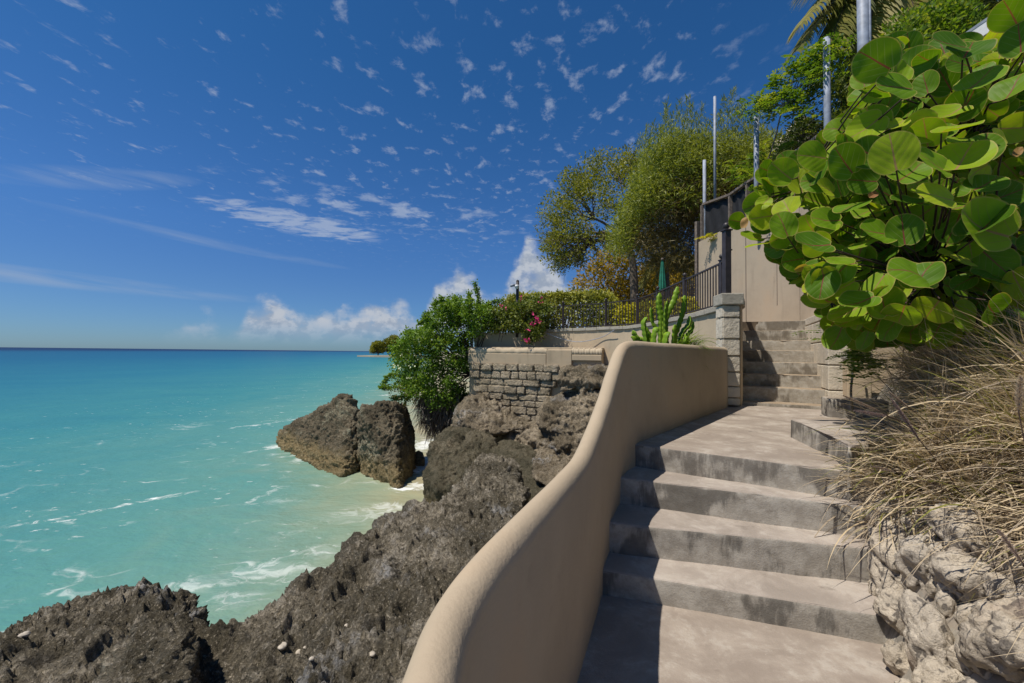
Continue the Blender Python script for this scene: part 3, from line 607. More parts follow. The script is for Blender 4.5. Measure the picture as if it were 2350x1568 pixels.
# ------------------------------------------------------------------ path, landing and lower steps
Z1, Z2, Z3, Z4 = 0.16, 0.38, 0.59, 0.79
def ext(a, b, l, r):
    d = (b - a).normalized(); return a - d * l, b + d * r
def step_mesh(poly, z0, z1, name, mat, parent, seed, bev=0.018, tilt=0.0):
    bm = bmesh.new(); n = len(poly)
    lo = [bm.verts.new((p.x, p.y, z0)) for p in poly]; hi = [bm.verts.new((p.x, p.y, z1)) for p in poly]
    bm.faces.new(lo[::-1]); bm.faces.new(hi)
    for i in range(n): bm.faces.new((lo[i], lo[(i + 1) % n], hi[(i + 1) % n], hi[i]))
    te = [e for e in bm.edges if all(v in hi for v in e.verts)]
    r = bmesh.ops.bevel(bm, geom=te, offset=bev, segments=3, affect='EDGES', profile=0.5)
    bmesh.ops.triangulate(bm, faces=bm.faces[:])
    for _ in range(5):
        long = [e for e in bm.edges if e.calc_length() > 0.085 and max(v.co.z for v in e.verts) > z1 - 0.3]
        if not long: break
        bmesh.ops.subdivide_edges(bm, edges=long, cuts=1, use_grid_fill=True); bmesh.ops.triangulate(bm, faces=bm.faces[:])
    co = np.array([v.co[:] for v in bm.verts])
    d1 = 0.012 * fbm(co * 2.0, 3, seed) + 0.005 * fbm(co * 9, 3, seed + 1)
    chip = np.maximum(0, fbm(co * 6.0, 3, seed + 2) - 0.28) * 0.05
    for v, a, c in zip(bm.verts, d1, chip):
        if v.co.z > z1 - 0.06: v.co.z += a * 0.6 - c * 0.5
        if abs(v.normal.z) < 0.9: v.co += Vector((v.normal.x, v.normal.y, 0)) * (a - (c if v.co.z > z1 - 0.05 else 0))
    bm.normal_update(); me = bpy.data.meshes.new(name); bm.to_mesh(me); bm.free()
    me.polygons.foreach_set('use_smooth', np.ones(len(me.polygons), bool))
    o = link(name, me, mat, parent); return o
edges = [(G(1390, 1309, Z1), G(1990, 1406, Z1)), (G(1402, 1199, Z2), G(1955, 1254, Z2)), (G(1427, 1096, Z3), G(1955, 1159, Z3)), (G(1457, 1019, Z4), G(1970, 1084, Z4))]
edges = [ext(a, b, 0.22, 0.5) for a, b in edges]
low = thing('lower_stairs', 'four worn grey concrete steps with stained risers beside the curved wall', 'stairs', (1.3, 2.8, 0))
labels = ['lowest step with black flaking stain across its riser', 'second step', 'third step', None]
for i in range(3):
    a, b = edges[i]; c, dd = edges[i + 1]
    back = (c - a).normalized() * 0.12
    poly = [a, b, dd + Vector((0.1, 0.15, 0)), c + Vector((0.0, 0.15, 0))]
    o = step_mesh(poly, -0.4, (Z1, Z2, Z3)[i], 'step', M_STEP, low, 80 + i * 7)
    if labels[i] and i == 0: o['label'] = labels[i]
# landing in front (a path slab) and the platform above
mb = MB(); mb.prism([(-0.35, -3), (1.9, -3), (1.9, 0.6), (2.3, 1.9), (2.7, 2.6), (2.6, 3.2), (0.7, 3.2), (0.4, 2.4), (-0.2, 1.0)], -0.5, 0.0)
tag(mb.build('path_landing', M_PATH), kind='structure')
L0 = G(1690, 929, Z4); R0 = G(1900, 941, Z4)
a, b = edges[3]
poly = [a, b, Vector((3.6, 2.6, 0)), Vector((5.4, 4.6, 0)), R0 + Vector((1.0, 0.6, 0)), L0 + Vector((0.2, 0.5, 0)), L0 + Vector((-0.35, 0.1, 0))]
tag(step_mesh([Vector((p.x, p.y, 0)) for p in poly], -0.4, Z4, 'path_platform', M_PATH, None, 111), kind='structure')
# low kerb block right of the platform
k0 = G(1815, 1003, Z4); k1 = G(1915, 1054, Z4); k2 = G(1948, 1086, Z4)
poly = [k0, k1, k2, Vector((3.2, 3.35, 0)), Vector((4.2, 3.9, 0)), k0 + Vector((0.9, -0.02, 0)) ]
tag(step_mesh([Vector((p.x, p.y, 0)) for p in poly], 0.4, Z4 + 0.178, 'concrete_kerb', M_STEP, None, 131), 'low black-streaked concrete kerb slab at the right of the platform, under the grass', 'kerb')
pb = G(1900, 958, Z4); pc = pb + Vector((0.18, 0.27, 0))
poly = [pb, pb + Vector((0.55, -0.28, 0)), pb + Vector((0.7, 0.1, 0)), pb + Vector((0.14, 0.3, 0))]
tag(step_mesh(poly, 0.5, Z4 + 0.25, 'concrete_block', M_MORTAR, None, 137), 'small dark grey concrete block in front of the plain stucco pillar', 'block')

# ------------------------------------------------------------------ upper stairs
ax = Vector((0.46, 0.888, 0)).normalized(); vx = Vector((0.888, -0.46, 0)).normalized()
upst = thing('upper_stairs', 'flight of eight tan concrete steps between the stone pier and the white side wall', 'stairs', (L0.x, L0.y, Z4))
zs = []; ys = [921, 886.5, 857, 830, 804, 782, 759.6, 739]
Wst = (R0 - L0).length
for i, yy in enumerate(ys):
    base = L0 + ax * (0.285 * i * 1.0); zz = P(1688, yy, base.y).z; zs.append(zz)
    e0, e1 = base - vx * 0.3, base + vx * (Wst + 0.12)
    dep = 0.36 if i < 7 else 2.6
    step_mesh([e0, e1, e1 + ax * dep, e0 + ax * dep], zz - 0.45, zz, 'step', M_STEP2, upst, 150 + i * 5, 0.012)
ZT = zs[-1]
# side walls of the stairs
def wall_strip(mb, pts, z0, z1, thick):     # pts: plan polyline; wall grows to its left by thick
    n = len(pts); L = []
    for i, p in enumerate(pts):
        d = (Vector(pts[min(i + 1, n - 1)]) - Vector(pts[max(i - 1, 0)])).to_2d().normalized()
        L.append(Vector((p[0] - d.y * thick, p[1] + d.x * thick)))
    z1 = z1 if hasattr(z1, '__len__') else [z1] * n; z0 = z0 if hasattr(z0, '__len__') else [z0] * n
    vs = []; fs = []
    for i in range(n):
        vs += [(pts[i][0], pts[i][1], z0[i]), (pts[i][0], pts[i][1], z1[i]), (L[i].x, L[i].y, z1[i]), (L[i].x, L[i].y, z0[i])]
    for i in range(n - 1):
        a, b = i * 4, i * 4 + 4
        for k in range(4): fs.append((a + k, b + k, b + (k + 1) % 4, a + (k + 1) % 4))
    fs += [(3, 2, 1, 0), tuple((n - 1) * 4 + k for k in range(4))]
    mb.add(vs, fs)
RS = L0 + vx * Wst
wr = thing('stair_side_wall', 'cream painted block wall along the right of the upper steps', 'wall', RS)
zcap = ZT + 0.03; z = Z4 - 0.2; row = 0
hts = [0.13, 0.36, 0.38, 0.36, 0.35, 0.32]
while z < zcap - 0.02 and row < 8:
    h = min(hts[row % 6], zcap - z); off = (row % 2) * 0.33; s = 0.0
    mb = MB(); x0 = 0.0
    xs = [0.05] + [t_ for t_ in np.arange(0.05 + 0.4 + off, 2.7, 0.8)] + [2.7]
    for p, q in zip(xs[:-1], xs[1:]):
        c = RS + ax * ((p + q) / 2) + vx * 0.135
        mb.box((c.x, c.y, z + h / 2), (0.25 + 0.006 * math.sin(row * 3 + p), q - p - 0.012, h - 0.014), math.atan2(ax.y, ax.x) - math.pi / 2, 0.012)
    mb.build('block_course', M_PIER, wr); z += h; row += 1
pp = RS + vx * 0.30 - ax * 0.16
pil = thing('stucco_pillar', 'plain tan stucco pillar with a thin top slab at the foot of the right side wall', 'pillar', (pp.x, pp.y, Z4))
rot = math.atan2(vx.y, vx.x)
mb = MB(); mb.box((pp.x, pp.y, (Z4 + 1.55) / 2 - 0.1), (0.27, 0.27, 1.55 - Z4 + 0.2), rot, 0.012); mb.build('shaft', M_TERRACE, pil)
mb = MB(); mb.box((pp.x, pp.y, 1.59), (0.30, 0.30, 0.075), rot, 0.015); mb.build('cap', M_MORTAR, pil)

# gate pier at the end of the parapet
pl, pr_ = P(1650, 930, 6.42), P(1688, 930, 6.42)
pier_c = Vector(((pl.x + pr_.x) / 2 * 6.57 / 6.42 + 0.01, 6.57, 0)); pw = (pr_ - pl).length
pier = thing('stone_pier', 'cream rusticated stone pier with a grey lichen-stained cap at the end of the curved wall', 'pier', (pier_c.x, pier_c.y, Z4))
prow = [P(1669, y_, 6.43).z for y_ in (931, 913, 887, 854, 817, 778, 729, 700)]
prow = sorted(prow); prot = -0.12
for z0, z1 in zip(prow[:-1], prow[1:]):
    bm = bmesh.new(); bmesh.ops.create_cube(bm, size=1); bmesh.ops.scale(bm, vec=(pw, 0.30, z1 - z0 - 0.012), verts=bm.verts)
    bmesh.ops.bevel(bm, geom=bm.edges[:], offset=0.014, segments=2, affect='EDGES')
    bmesh.ops.triangulate(bm, faces=bm.faces[:]); 
    for _ in range(3):
        lo_ = [e for e in bm.edges if e.calc_length() > 0.05]
        if lo_: bmesh.ops.subdivide_edges(bm, edges=lo_, cuts=1); bmesh.ops.triangulate(bm, faces=bm.faces[:])
    bm.normal_update()
    for v in bm.verts:
        v.co += v.normal * 0.006 * float(fbm(np.array([[v.co.x * 14 + z0 * 7, v.co.y * 14, v.co.z * 14]]), 3, 5)[0])
    mb = MB(); mb.bm(bm, Matrix.Translation((pier_c.x, pier_c.y, (z0 + z1) / 2)) @ Matrix.Rotation(prot, 4, 'Z')); mb.build('block', M_PIER, pier)
zc0, zc1 = P(1669, 700, 6.43).z, P(1669, 673, 6.4).z
mb = MB(); mb.box((pier_c.x + 0.01, pier_c.y, (zc0 + zc1) / 2 + 0.002), (pw + 0.075, 0.37, zc1 - zc0), prot, 0.014); mb.build('cap', M_CAP, pier)
PIERTOP = zc1
# level side wall and railing on the left of the upper stairs
q0 = L0 - vx * 0.05 + ax * 0.12
mb = MB(); pts = [q0 + ax * t_ for t_ in (0.0, 0.7, 1.4, 2.1)]
wall_strip(mb, [(p.x, p.y) for p in pts], 0.5, ZT + 0.16, 0.15)
tag(mb.build('stair_side_wall', M_TERRACE), 'low level stucco wall behind the stone pier on the left of the upper steps', 'wall')

# ------------------------------------------------------------------ terrace wall, ledge and masonry
CAPZ = EYE + 0.90
W = [(-1.5, 16.3), (1.06, 15.75), (2.2, 14.9), (3.12, 14.0), (3.75, 13.1), (3.97, 11.6), (3.97, 9.66), (3.87, 7.8), (3.62, 7.05), (3.38, 6.66)]
Ws = spline([(x, y, 0) for x, y in W], 6)
Wl = [(float(p[0]), float(p[1])) for p in Ws]
tw = thing('terrace_wall', 'weathered tan stucco terrace wall curving from the sea corner to the stone pier', 'wall', (3.0, 13.0, 0))
mb = MB(); ztop = [CAPZ - 0.10 if p[0] > 0.75 or p[1] < 14.5 else CAPZ - 0.12 for p in Wl]
wall_strip(mb, Wl, -2.0, ztop, 0.30); mb.build('wall_face', M_TERRACE, tw)
# cap stones, each with a joint
acc = 0; mb = MB(); start = None
Wd = spline([(x, y, 0) for x, y in W], 40); Wd = [p for p in Wd if p[0] > 0.95 or p[1] < 14]
seglen = 0.52; i0 = 0; L = 0; rs = random.Random(2)
for i in range(1, len(Wd)):
    L += float(np.linalg.norm(Wd[i] - Wd[i - 1]))
    if L >= seglen or i == len(Wd) - 1:
        a, b = Vector(Wd[i0]), Vector(Wd[i]); d = (b - a); ln = d.length
        if ln > 0.05:
            nrm_ = Vector((-d.y, d.x, 0)).normalized(); c = (a + b) / 2 + nrm_ * 0.15
            mb.box((c.x, c.y, CAPZ - 0.045 + rs.uniform(-.006, .006)), (ln - 0.012, 0.40, 0.107), math.atan2(d.y, d.x) + rs.uniform(-.01, .01), 0.012)
        L = 0; i0 = i; seglen = rs.uniform(0.42, 0.6)
mb.build('cap_stones', M_CAP, tw)
# rounded ledge in front, two lengths, and the old masonry under it
fr = Vector((-1.62, 15.85, 0)); to = Vector((3.05, 13.75, 0))
fd = (to - fr).normalized(); fn = Vector((fd.y, -fd.x, 0)); flen = (to - fr).length; frot = math.atan2(fd.y, fd.x)
LZ = EYE + 0.17
def ledge(s0, s1):
    mb = MB(); n = 40; m = 10; vs = []; fs = []
    for i in range(n + 1):
        c = fr + fd * lerp(s0, s1, i / n)
        for k in range(m + 1):
            a = math.pi * k / m; r = 0.13 + 0.012 * math.sin(i * 1.7) 
            o_ = fn * (math.sin(a) * r * 0.9 + 0.05)
            vs.append((c.x + o_.x, c.y + o_.y, LZ - 0.13 + math.cos(a) * r + 0.012 * math.sin(i * .9)))
    for i in range(n):
        for k in range(m): fs.append((i * (m + 1) + k, (i + 1) * (m + 1) + k, (i + 1) * (m + 1) + k + 1, i * (m + 1) + k + 1))
    mb.add(vs, fs, True); return mb
mb = MB()
for s0, s1 in ((0, flen * 0.62), (flen * 0.80, flen)):
    m_ = ledge(s0, s1); mb.add(m_.v, m_.f, True)
# top fill between ledge and wall
c = (fr + to) / 2 - fn * 0.35; mb.box((c.x, c.y, LZ - 0.45), (flen, 0.8, 0.85), frot, 0.02)
mb.build('rounded_ledge', M_TERRACE, tw)
def rough_box(mb, c, size, rot, seed, amp=0.02, cell=0.07):
    bm = bmesh.new(); bmesh.ops.create_cube(bm, size=1); bmesh.ops.scale(bm, vec=size, verts=bm.verts)
    bmesh.ops.bevel(bm, geom=bm.edges[:], offset=min(size) * 0.09, segments=2, affect='EDGES'); bmesh.ops.triangulate(bm, faces=bm.faces[:])
    for _ in range(3):
        lo_ = [e for e in bm.edges if e.calc_length() > cell]
        if lo_: bmesh.ops.subdivide_edges(bm, edges=lo_, cuts=1); bmesh.ops.triangulate(bm, faces=bm.faces[:])
    bm.normal_update(); co = np.array([v.co[:] for v in bm.verts]) + np.array([seed * 3.1, 0, 0])
    d = amp * fbm(co * 4, 3, seed) + amp * 0.5 * fbm(co * 13, 2, seed + 1)
    for v, k in zip(bm.verts, d): v.co += v.normal * float(k)
    mb.bm(bm, Matrix.Translation(c) @ Matrix.Rotation(rot, 4, 'Z'), True)
rs = random.Random(9); mb = MB(); seed = 0
z = LZ - 0.58; row = 0
while z > -1.2:
    h = rs.uniform(0.2, 0.34); s = 0.1 + rs.uniform(0, 0.3)
    lim = flen * (0.63 if row < 5 else 0.60)
    s += max(0, (row - 3)) * 0.34
    while s < lim + (0 if row != 1 else flen * 0.33):
        wd_ = rs.uniform(0.3, 0.75)
        c = fr + fd * (s + wd_ / 2) + fn * (0.06 + rs.uniform(-0.02, 0.05))
        rough_box(mb, (c.x, c.y, z - h / 2), (wd_ - 0.008, 0.30, h - 0.008), frot + rs.uniform(-.04, .04), seed, 0.03); seed += 1; s += wd_
    z -= h; row += 1
mb.build('stone_courses', M_BLOCKS, tw)
mb = MB(); c = fr + fd * flen * 0.5 - fn * 0.18; mb.box((c.x, c.y, 0.2), (flen, 0.42, 3.2), frot, 0.02)
for s0, s1, za, zb in ((0.0, 0.62, LZ - 0.60, LZ - 0.20), (0.62, 0.80, LZ - 0.85, LZ - 0.06), (0.80, 1.0, LZ - 0.42, LZ - 0.22)):
    c = fr + fd * flen * (s0 + s1) / 2 + fn * 0.06; mb.box((c.x, c.y, (za + zb) / 2), (flen * (s1 - s0) - 0.01, 0.22, zb - za), frot, 0.02)
mb.build('mortar_backing', m_stucco("stained_render", (0.42, 0.335, 0.23), 0.6), tw)
for s0, z0_, w_ in ((0.82, LZ - 0.56, 0.5), (0.9, LZ - 0.56, 0.42)):
    pass
# thin cable looping along the wall
p = [P(1255, 765, 15.2), P(1290, 778, 15.0), P(1330, 785, 14.6), P(1380, 775, 14.1), P(1410, 758, 13.6)]
mb = MB(); mb.tube(spline([tuple(q + Vector((-.03, -.12, 0))) for q in p], 6).tolist(), 0.012, 5)
tag(mb.build('slack_cable', M_POLE), 'thin grey cable looping slackly down the terrace wall below the hedge', 'cable')

# ------------------------------------------------------------------ iron fence on the terrace wall
fence = thing('iron_fence', 'dark brown iron fence with ball-topped posts along the terrace wall', 'fence', (3.9, 9.0, CAPZ))
def wallpt(px, d): q = P(px, 740, d); return Vector((q.x, q.y, CAPZ))
posts = [wallpt(1658, 7.05), wallpt(1645, 7.8), wallpt(1562, 9.66), wallpt(1501.5, 11.6), wallpt(1455.6, 13.1), wallpt(1389.3, 14.1), wallpt(1290, 15.1), wallpt(1190, 16.0)]
for i, p in enumerate(posts): p.x += 0.10 if i < 5 else 0.05; p.y += 0.0 if i < 5 else 0.12
FH = 0.86
def fpost(p, w, h, z0, ball=0.048):
    mb = MB(); mb.box((p.x, p.y, z0 + h / 2), (w, w, h), 0.1, 0.004); po = mb.build('post', M_IRON, fence)
    mb = MB(); mb.box((p.x, p.y, z0 + h + 0.012), (w * 1.35, w * 1.35, 0.024), 0.1, 0.004)
    mb.tube([(p.x, p.y, z0 + h + 0.02), (p.x, p.y, z0 + h + 0.05)], w * 0.28, 8)
    mb.sphere((p.x, p.y, z0 + h + 0.045 + ball * 0.8), ball); o = mb.build('ball_finial', M_IRON, po); o.location = (0, 0, 0)
    return po
for p in posts: fpost(p, 0.075, 0.90, CAPZ, 0.05)
newel = Vector((P(1667.5, 600, 6.5).x, 6.5, PIERTOP)); zn = P(1667.5, 531, 6.5).z
fpost(newel, 0.098, zn - PIERTOP, PIERTOP, 0.055)
line = [Vector((newel.x, newel.y, 0))] + posts
picket_me = None
for i, (a, b) in enumerate(zip(line[:-1], line[1:])):
    za0 = zb0 = CAPZ + 0.07; za1 = zb1 = CAPZ + FH
    if i == 0: za1 = CAPZ + FH + 0.12; za0 = PIERTOP + 0.07
    mb = MB(); mb.bar((a.x, a.y, za1), (b.x, b.y, zb1), 0.045, 0.03); mb.build('top_rail', M_IRON, fence)
    mb = MB(); mb.bar((a.x, a.y, za0), (b.x, b.y, zb0), 0.04, 0.028); mb.build('bottom_rail', M_IRON, fence)
    n = max(2, round((b - a).length / 0.122))
    for k in range(1, n):
        q = a.lerp(b, k / n)
        if picket_me is None:
            mb = MB(); mb.box((0, 0, FH / 2 + 0.035), (0.019, 0.019, FH - 0.07), 0, 0); picket_me = mb.build('picket', M_IRON, fence)
            o = picket_me
        else:
            o = picket_me.copy(); COL.objects.link(o)
        o.parent = fence; o.location = Vector((q.x, q.y, CAPZ)) - fence.location
        o.rotation_euler = (0, 0, math.atan2((b - a).y, (b - a).x))
# railing along the side wall of the stairs, behind the newel
rail = thing('stair_handrail', 'dark iron railing on the side wall behind the tall ball-topped post on the stone pier', 'handrail', newel)
a = Vector((newel.x + 0.03, newel.y + 0.1, ZT + 1.22)); b = a + Vector((newel.x, newel.y, 0)).normalized() * 2.1
mb = MB(); mb.bar(a, b, 0.075, 0.06); mb.build('rail', M_IRON, rail)
for k in range(1, 8):
    q = a.lerp(b, k / 8); mb = MB(); mb.bar(q, (q.x, q.y, ZT), 0.034); mb.build('baluster', M_IRON, rail)

# pole with cameras at the corner of the hedge
q = P(1187, 735, 16.0); zt = P(1187, 646, 16.0).z
pole = thing('camera_pole', 'dark pole carrying two small security cameras above the bougainvillea', 'pole', (q.x, q.y, CAPZ))
mb = MB(); mb.tube([(q.x, q.y, CAPZ - 0.3), (q.x, q.y, zt)], 0.062, 10); mb.tube([(q.x, q.y, zt), (q.x, q.y, zt + 0.06)], [0.066, 0.03], 10); mb.build('post', M_IRON, pole)
c = Vector((q.x - 0.14, q.y - 0.1, zt - 0.16))
mb = MB(); mb.tube([c + Vector((0.1, 0.06, -0.03)), c, c + Vector((-0.13, -0.07, -0.05))], [0.05, 0.055, 0.05], 10); mb.build('bullet_camera', M_POLE, pole)
mb = MB(); mb.sphere((q.x - 0.03, q.y - 0.1, zt - 0.25), 0.075); mb.tube([(q.x - 0.03, q.y - 0.1, zt - 0.16), (q.x - 0.03, q.y - 0.1, zt - 0.26)], 0.08, 10); mb.build('dome_camera', M_WHITE, pole)

# ------------------------------------------------------------------ tall retaining wall with the screened timber fence
def wallat(px, d): q = P(px, 600, d); return Vector((q.x, q.y, 0))
BW = [wallat(1603, 12.6), wallat(1712, 10.4), wallat(1835, 8.75), wallat(1905, 7.75), wallat(1990, 6.9), wallat(2150, 5.9)]
def topz(px, py, d): return P(px, py, d).z
zt_ = [topz(1605, 556, 12.6), topz(1712, 502, 10.4), topz(1835, 440, 8.75), topz(1905, 395, 7.75)]
big = thing('retaining_wall', 'tall pale stucco retaining wall in panels at the top of the upper steps', 'wall', (6.2, 9, ZT))
zb = [1.5] * 4
for i in range(3):
    a, b = BW[i], BW[i + 1]; mb = MB()
    d = (b - a).normalized(); 
    wall_strip(mb, [(p.x, p.y) for p in (a + d * 0.006, b - d * 0.006)], zb[:2], zt_[i:i + 2], 0.3); mb.build('panel', M_BIGWALL, big)
mb = MB(); a, b = BW[3], BW[4]; c = BW[5]
wall_strip(mb, [(p.x, p.y) for p in (a, b, c)], [1.0] * 3, [topz(1905, 330, 7.75), topz(1985, 262, 6.9), topz(2150, 130, 5.9)], 0.32); mb.build('high_panel', M_BIGWALL, big)
mb = MB()
for i in range(1, 2):
    a = BW[i]; dd_ = (BW[i + 1] - BW[i - 1]).normalized(); nn = Vector((dd_.y, -dd_.x, 0))
    mb.box((a.x + nn.x * 0.003, a.y + nn.y * 0.003, (1.5 + zt_[i]) / 2), (0.010, 0.010, zt_[i] - 1.55), 0)
m_ = BW[1].lerp(BW[2], 0.62); mb.box((m_.x - 0.002, m_.y, 3.3), (0.008, 0.008, 1.1), 0)
mb.build('panel_joint', M_IRON, big)
# timber screen
scr = thing('timber_screen', 'weathered timber frame fence filled with black screen cloth on the retaining wall', 'fence', (BW[0].x, BW[0].y, zt_[0]))
spx = [(1610, 12.45, 470, 548), (1672, 11.15, 448, 522), (1712, 10.4, 420, 502), (1765, 9.6, 388, 478), (1818, 8.9, 354, 450), (1893, 7.85, 303, 402)]
tp = []; bt = []
for px, d_, yt, yb in spx:
    b = wallat(px, d_); tp.append(Vector((b.x + 0.08, b.y + 0.05, P(px, yt, d_).z))); bt.append(Vector((b.x + 0.08, b.y + 0.05, P(px, yb, d_).z - 0.12)))
for i in range(len(spx)):
    mb = MB(); mb.bar(bt[i], tp[i], 0.085 if i else 0.15, 0.07); mb.build('timber_post', M_WOOD, scr)
for i in range(len(spx) - 1):
    mb = MB(); mb.bar(tp[i] + Vector((0, 0, 0.03)), tp[i + 1] + Vector((0, 0, 0.03)), 0.10, 0.06); mb.build('top_rail', M_WOOD, scr)
    mb = MB(); off = Vector((0.05, 0.03, 0)); n = 14; vs = []; fs = []
    for k in range(n + 1):
        a = bt[i].lerp(bt[i + 1], k / n) + off; b = tp[i].lerp(tp[i + 1], k / n) + off
        for j in range(7):
            q = a.lerp(b, j / 6); w_ = 0.02 * math.sin(k * 1.3 + j * 0.9); vs.append((q.x + w_, q.y + w_, q.z))
    for k in range(n):
        for j in range(6): fs.append((k * 7 + j, (k + 1) * 7 + j, (k + 1) * 7 + j + 1, k * 7 + j + 1))
    mb.add(vs, fs, True); o = mb.build('screen_cloth', M_NET, scr); sm_ = o.modifiers.new('s', 'SOLIDIFY'); sm_.thickness = 0.006
# corner boards beside the end of the wall
q = wallat(1603, 12.7)
mb = MB(); mb.box((q.x - 0.02, q.y, 3.7), (0.16, 0.1, 4.1), 0.3, 0.006)
tag(mb.build('timber_board', M_WOOD), 'upright grey timber board at the far left end of the retaining wall', 'board')
# galvanised poles
for px, d_, y0, y1, r, lab in [(1617, 12.5, 368, 620, 0.048, 'thin grey steel pole at the left end of the black screen'), (1641, 13.0, 222, 470, 0.042, 'thin tall grey steel pole rising above the feathery tree'), (1737, 9.9, 268, 520, 0.058, 'grey steel pole in the middle wrapped by vine at its top'), (1900, 7.75, 88, 400, 0.058, 'grey steel pole with leafy vine around its upper half'), (1984, 6.75, -90, 330, 0.08, 'thickest grey steel pole rising out of the top of the picture'), (1997, 8.2, -60, 260, 0.035, 'slim grey pole just behind the thickest pole')]:
    a, b = P(px, y1, d_), P(px, y0, d_)
    mb = MB(); mb.tube([(a.x, a.y, a.z - 0.3), (a.x, a.y, (a.z + b.z) / 2), (a.x, a.y, b.z)], r, 14)
    tag(mb.build('steel_pole', M_POLE), lab, 'pole', 'grey steel poles on the retaining wall')

# ------------------------------------------------------------------ foliage tools
def unit(a): return a / np.maximum(1e-9, np.linalg.norm(a, axis=1))[:, None]
def leaf_quads(C, D, N, ln, wd, fold=0.15):
    """diamond leaves: C base points, D directions, N rough normals, ln / wd lengths and widths"""
    D = unit(D); S = unit(np.cross(D, N)); Nn = np.cross(S, D)
    ln = np.broadcast_to(ln, len(C))[:, None]; wd = np.broadcast_to(wd, len(C))[:, None]
    a = C; b = C + D * ln * 0.45 + S * wd * 0.5 + Nn * wd * fold; c = C + D * ln; d = C + D * ln * 0.45 - S * wd * 0.5 + Nn * wd * fold
    V = np.stack([a, b, c, d], 1).reshape(-1, 3); Fi = np.arange(len(V)).reshape(-1, 4); return V, Fi
def leaves(name, mat, parent, C, D, N, ln, wd, rnd, fold=0.15):
    V, Fi = leaf_quads(C, D, N, ln, wd, fold); return npmesh(name, V, Fi, 4, mat, parent, {'rnd': np.repeat(rnd, 4)})
def ball(rng, n, p=0.45):
    d = unit(rng.normal(size=(n, 3))); return d * (rng.random(n) ** p)[:, None]
def clusters_to_leaves(rng, cl, dens, ln, wd, flat=0.75, outward=0.6, up=0.4, droop=0.0):
    Cs, Ds, Ns, R = [], [], [], []
    for x, y, z, r in cl:
        n = max(6, int(dens * r * r)); b = ball(rng, n); b[:, 2] *= flat
        Cs.append(np.array([x, y, z]) + b * r); dd = b * outward * 1.4 + rng.normal(size=(n, 3)) * 0.5; dd[:, 2] += up * 0.3 - droop; Ds.append(dd)
        nn = rng.normal(size=(n, 3)) * 0.7 + b * 0.7; nn[:, 2] += up; Ns.append(nn)
        R.append(np.clip(rng.normal(0.5 + rng.normal() * 0.16, 0.2, n) + 0.12 * b[:, 2], 0, 1))
    C = np.concatenate(Cs); n = len(C)
    return C, np.concatenate(Ds), np.concatenate(Ns), ln * rng.uniform(0.65, 1.3, n), wd * rng.uniform(0.7, 1.25, n), np.concatenate(R)
def inpoly(pts, poly):
    x, y = pts[:, 0], pts[:, 1]; c = np.zeros(len(pts), bool); j = len(poly) - 1
    for i in range(len(poly)):
        xi, yi = poly[i]; xj, yj = poly[j]
        c ^= ((yi > y) != (yj > y)) & (x < (xj - xi) * (y - yi) / (yj - yi + 1e-9) + xi); j = i
    return c
def sample_poly(rng, poly, n):
    p = np.array(poly, float); lo, hi = p.min(0), p.max(0); out = np.zeros((0, 2))
    while len(out) < n:
        q = rng.random((n * 2, 2)) * (hi - lo) + lo; out = np.concatenate([out, q[inpoly(q, poly)]])
    return out[:n]
def Pn(px, py, d):
    r0, r1, r2 = np.array(fw), np.array(rt), np.array(upv)
    r = r0[None] + r1[None] * ((px - 1175) / F)[:, None] - r2[None] * ((py - 784) / F)[:, None]
    r = r * (d / r[:, 1])[:, None]; r[:, 2] += EYE; return r
def branches(mb, rng, base, targets, r0, r1=0.012, sag=0.15, n=7, jit=0.12):
    for t_ in targets:
        a, b = Vector(base), Vector(t_); L = (b - a).length; pts = []
        for i in range(n):
            t = i / (n - 1); p = a.lerp(b, t); p.z += math.sin(t * math.pi) * sag * L * 0.5
            if 0 < i < n - 1: p += Vector(rng.normal(size=3)) * jit * L / n
            pts.append(p)
        mb.tube(pts, [lerp(r0, r1, i / (n - 1)) for i in range(n)], 5, False)

# ------------------------------------------------------------------ hidden earth: terrace ground and the bank
TG = EYE + 0.68
mb = MB(); mb.prism([(-1.1, 16.8), (1.1, 16.1), (3.2, 14.4), (4.05, 13.2), (4.3, 11.6), (4.3, 9.6), (4.15, 7.9), (4.6, 8.4), (9.5, 6.9), (60, 30), (60, 90), (-6, 90)], -3.5, TG)
tag(mb.build('terrace_ground', M_SOIL), kind='structure')
# hillside on the land side of the retaining wall
nx_, ny_ = 40, 50; vs = []; fs = []
for j in range(ny_):
    y = lerp(5.2, 60, (j / (ny_ - 1)) ** 1.6); 
    for i in range(nx_):
        s = i / (nx_ - 1); x0 = 6.35 + max(0, (7 - y)) * -0.2 + max(0, y - 13.0) * 0.75; x = lerp(x0, 60, s ** 1.8)
        vs.append((x, y, 4.3 + min(7, 1.3 * (x - x0) ** 0.8) + 0.25 * math.sin(x * 1.3 + y)))
for j in range(ny_ - 1):
    for i in range(nx_ - 1): a = j * nx_ + i; fs.append((a, a + 1, a + nx_ + 1, a + nx_))
mb = MB(); mb.add(vs, fs, True); tag(mb.build('hillside_ground', M_SOIL), kind='structure')

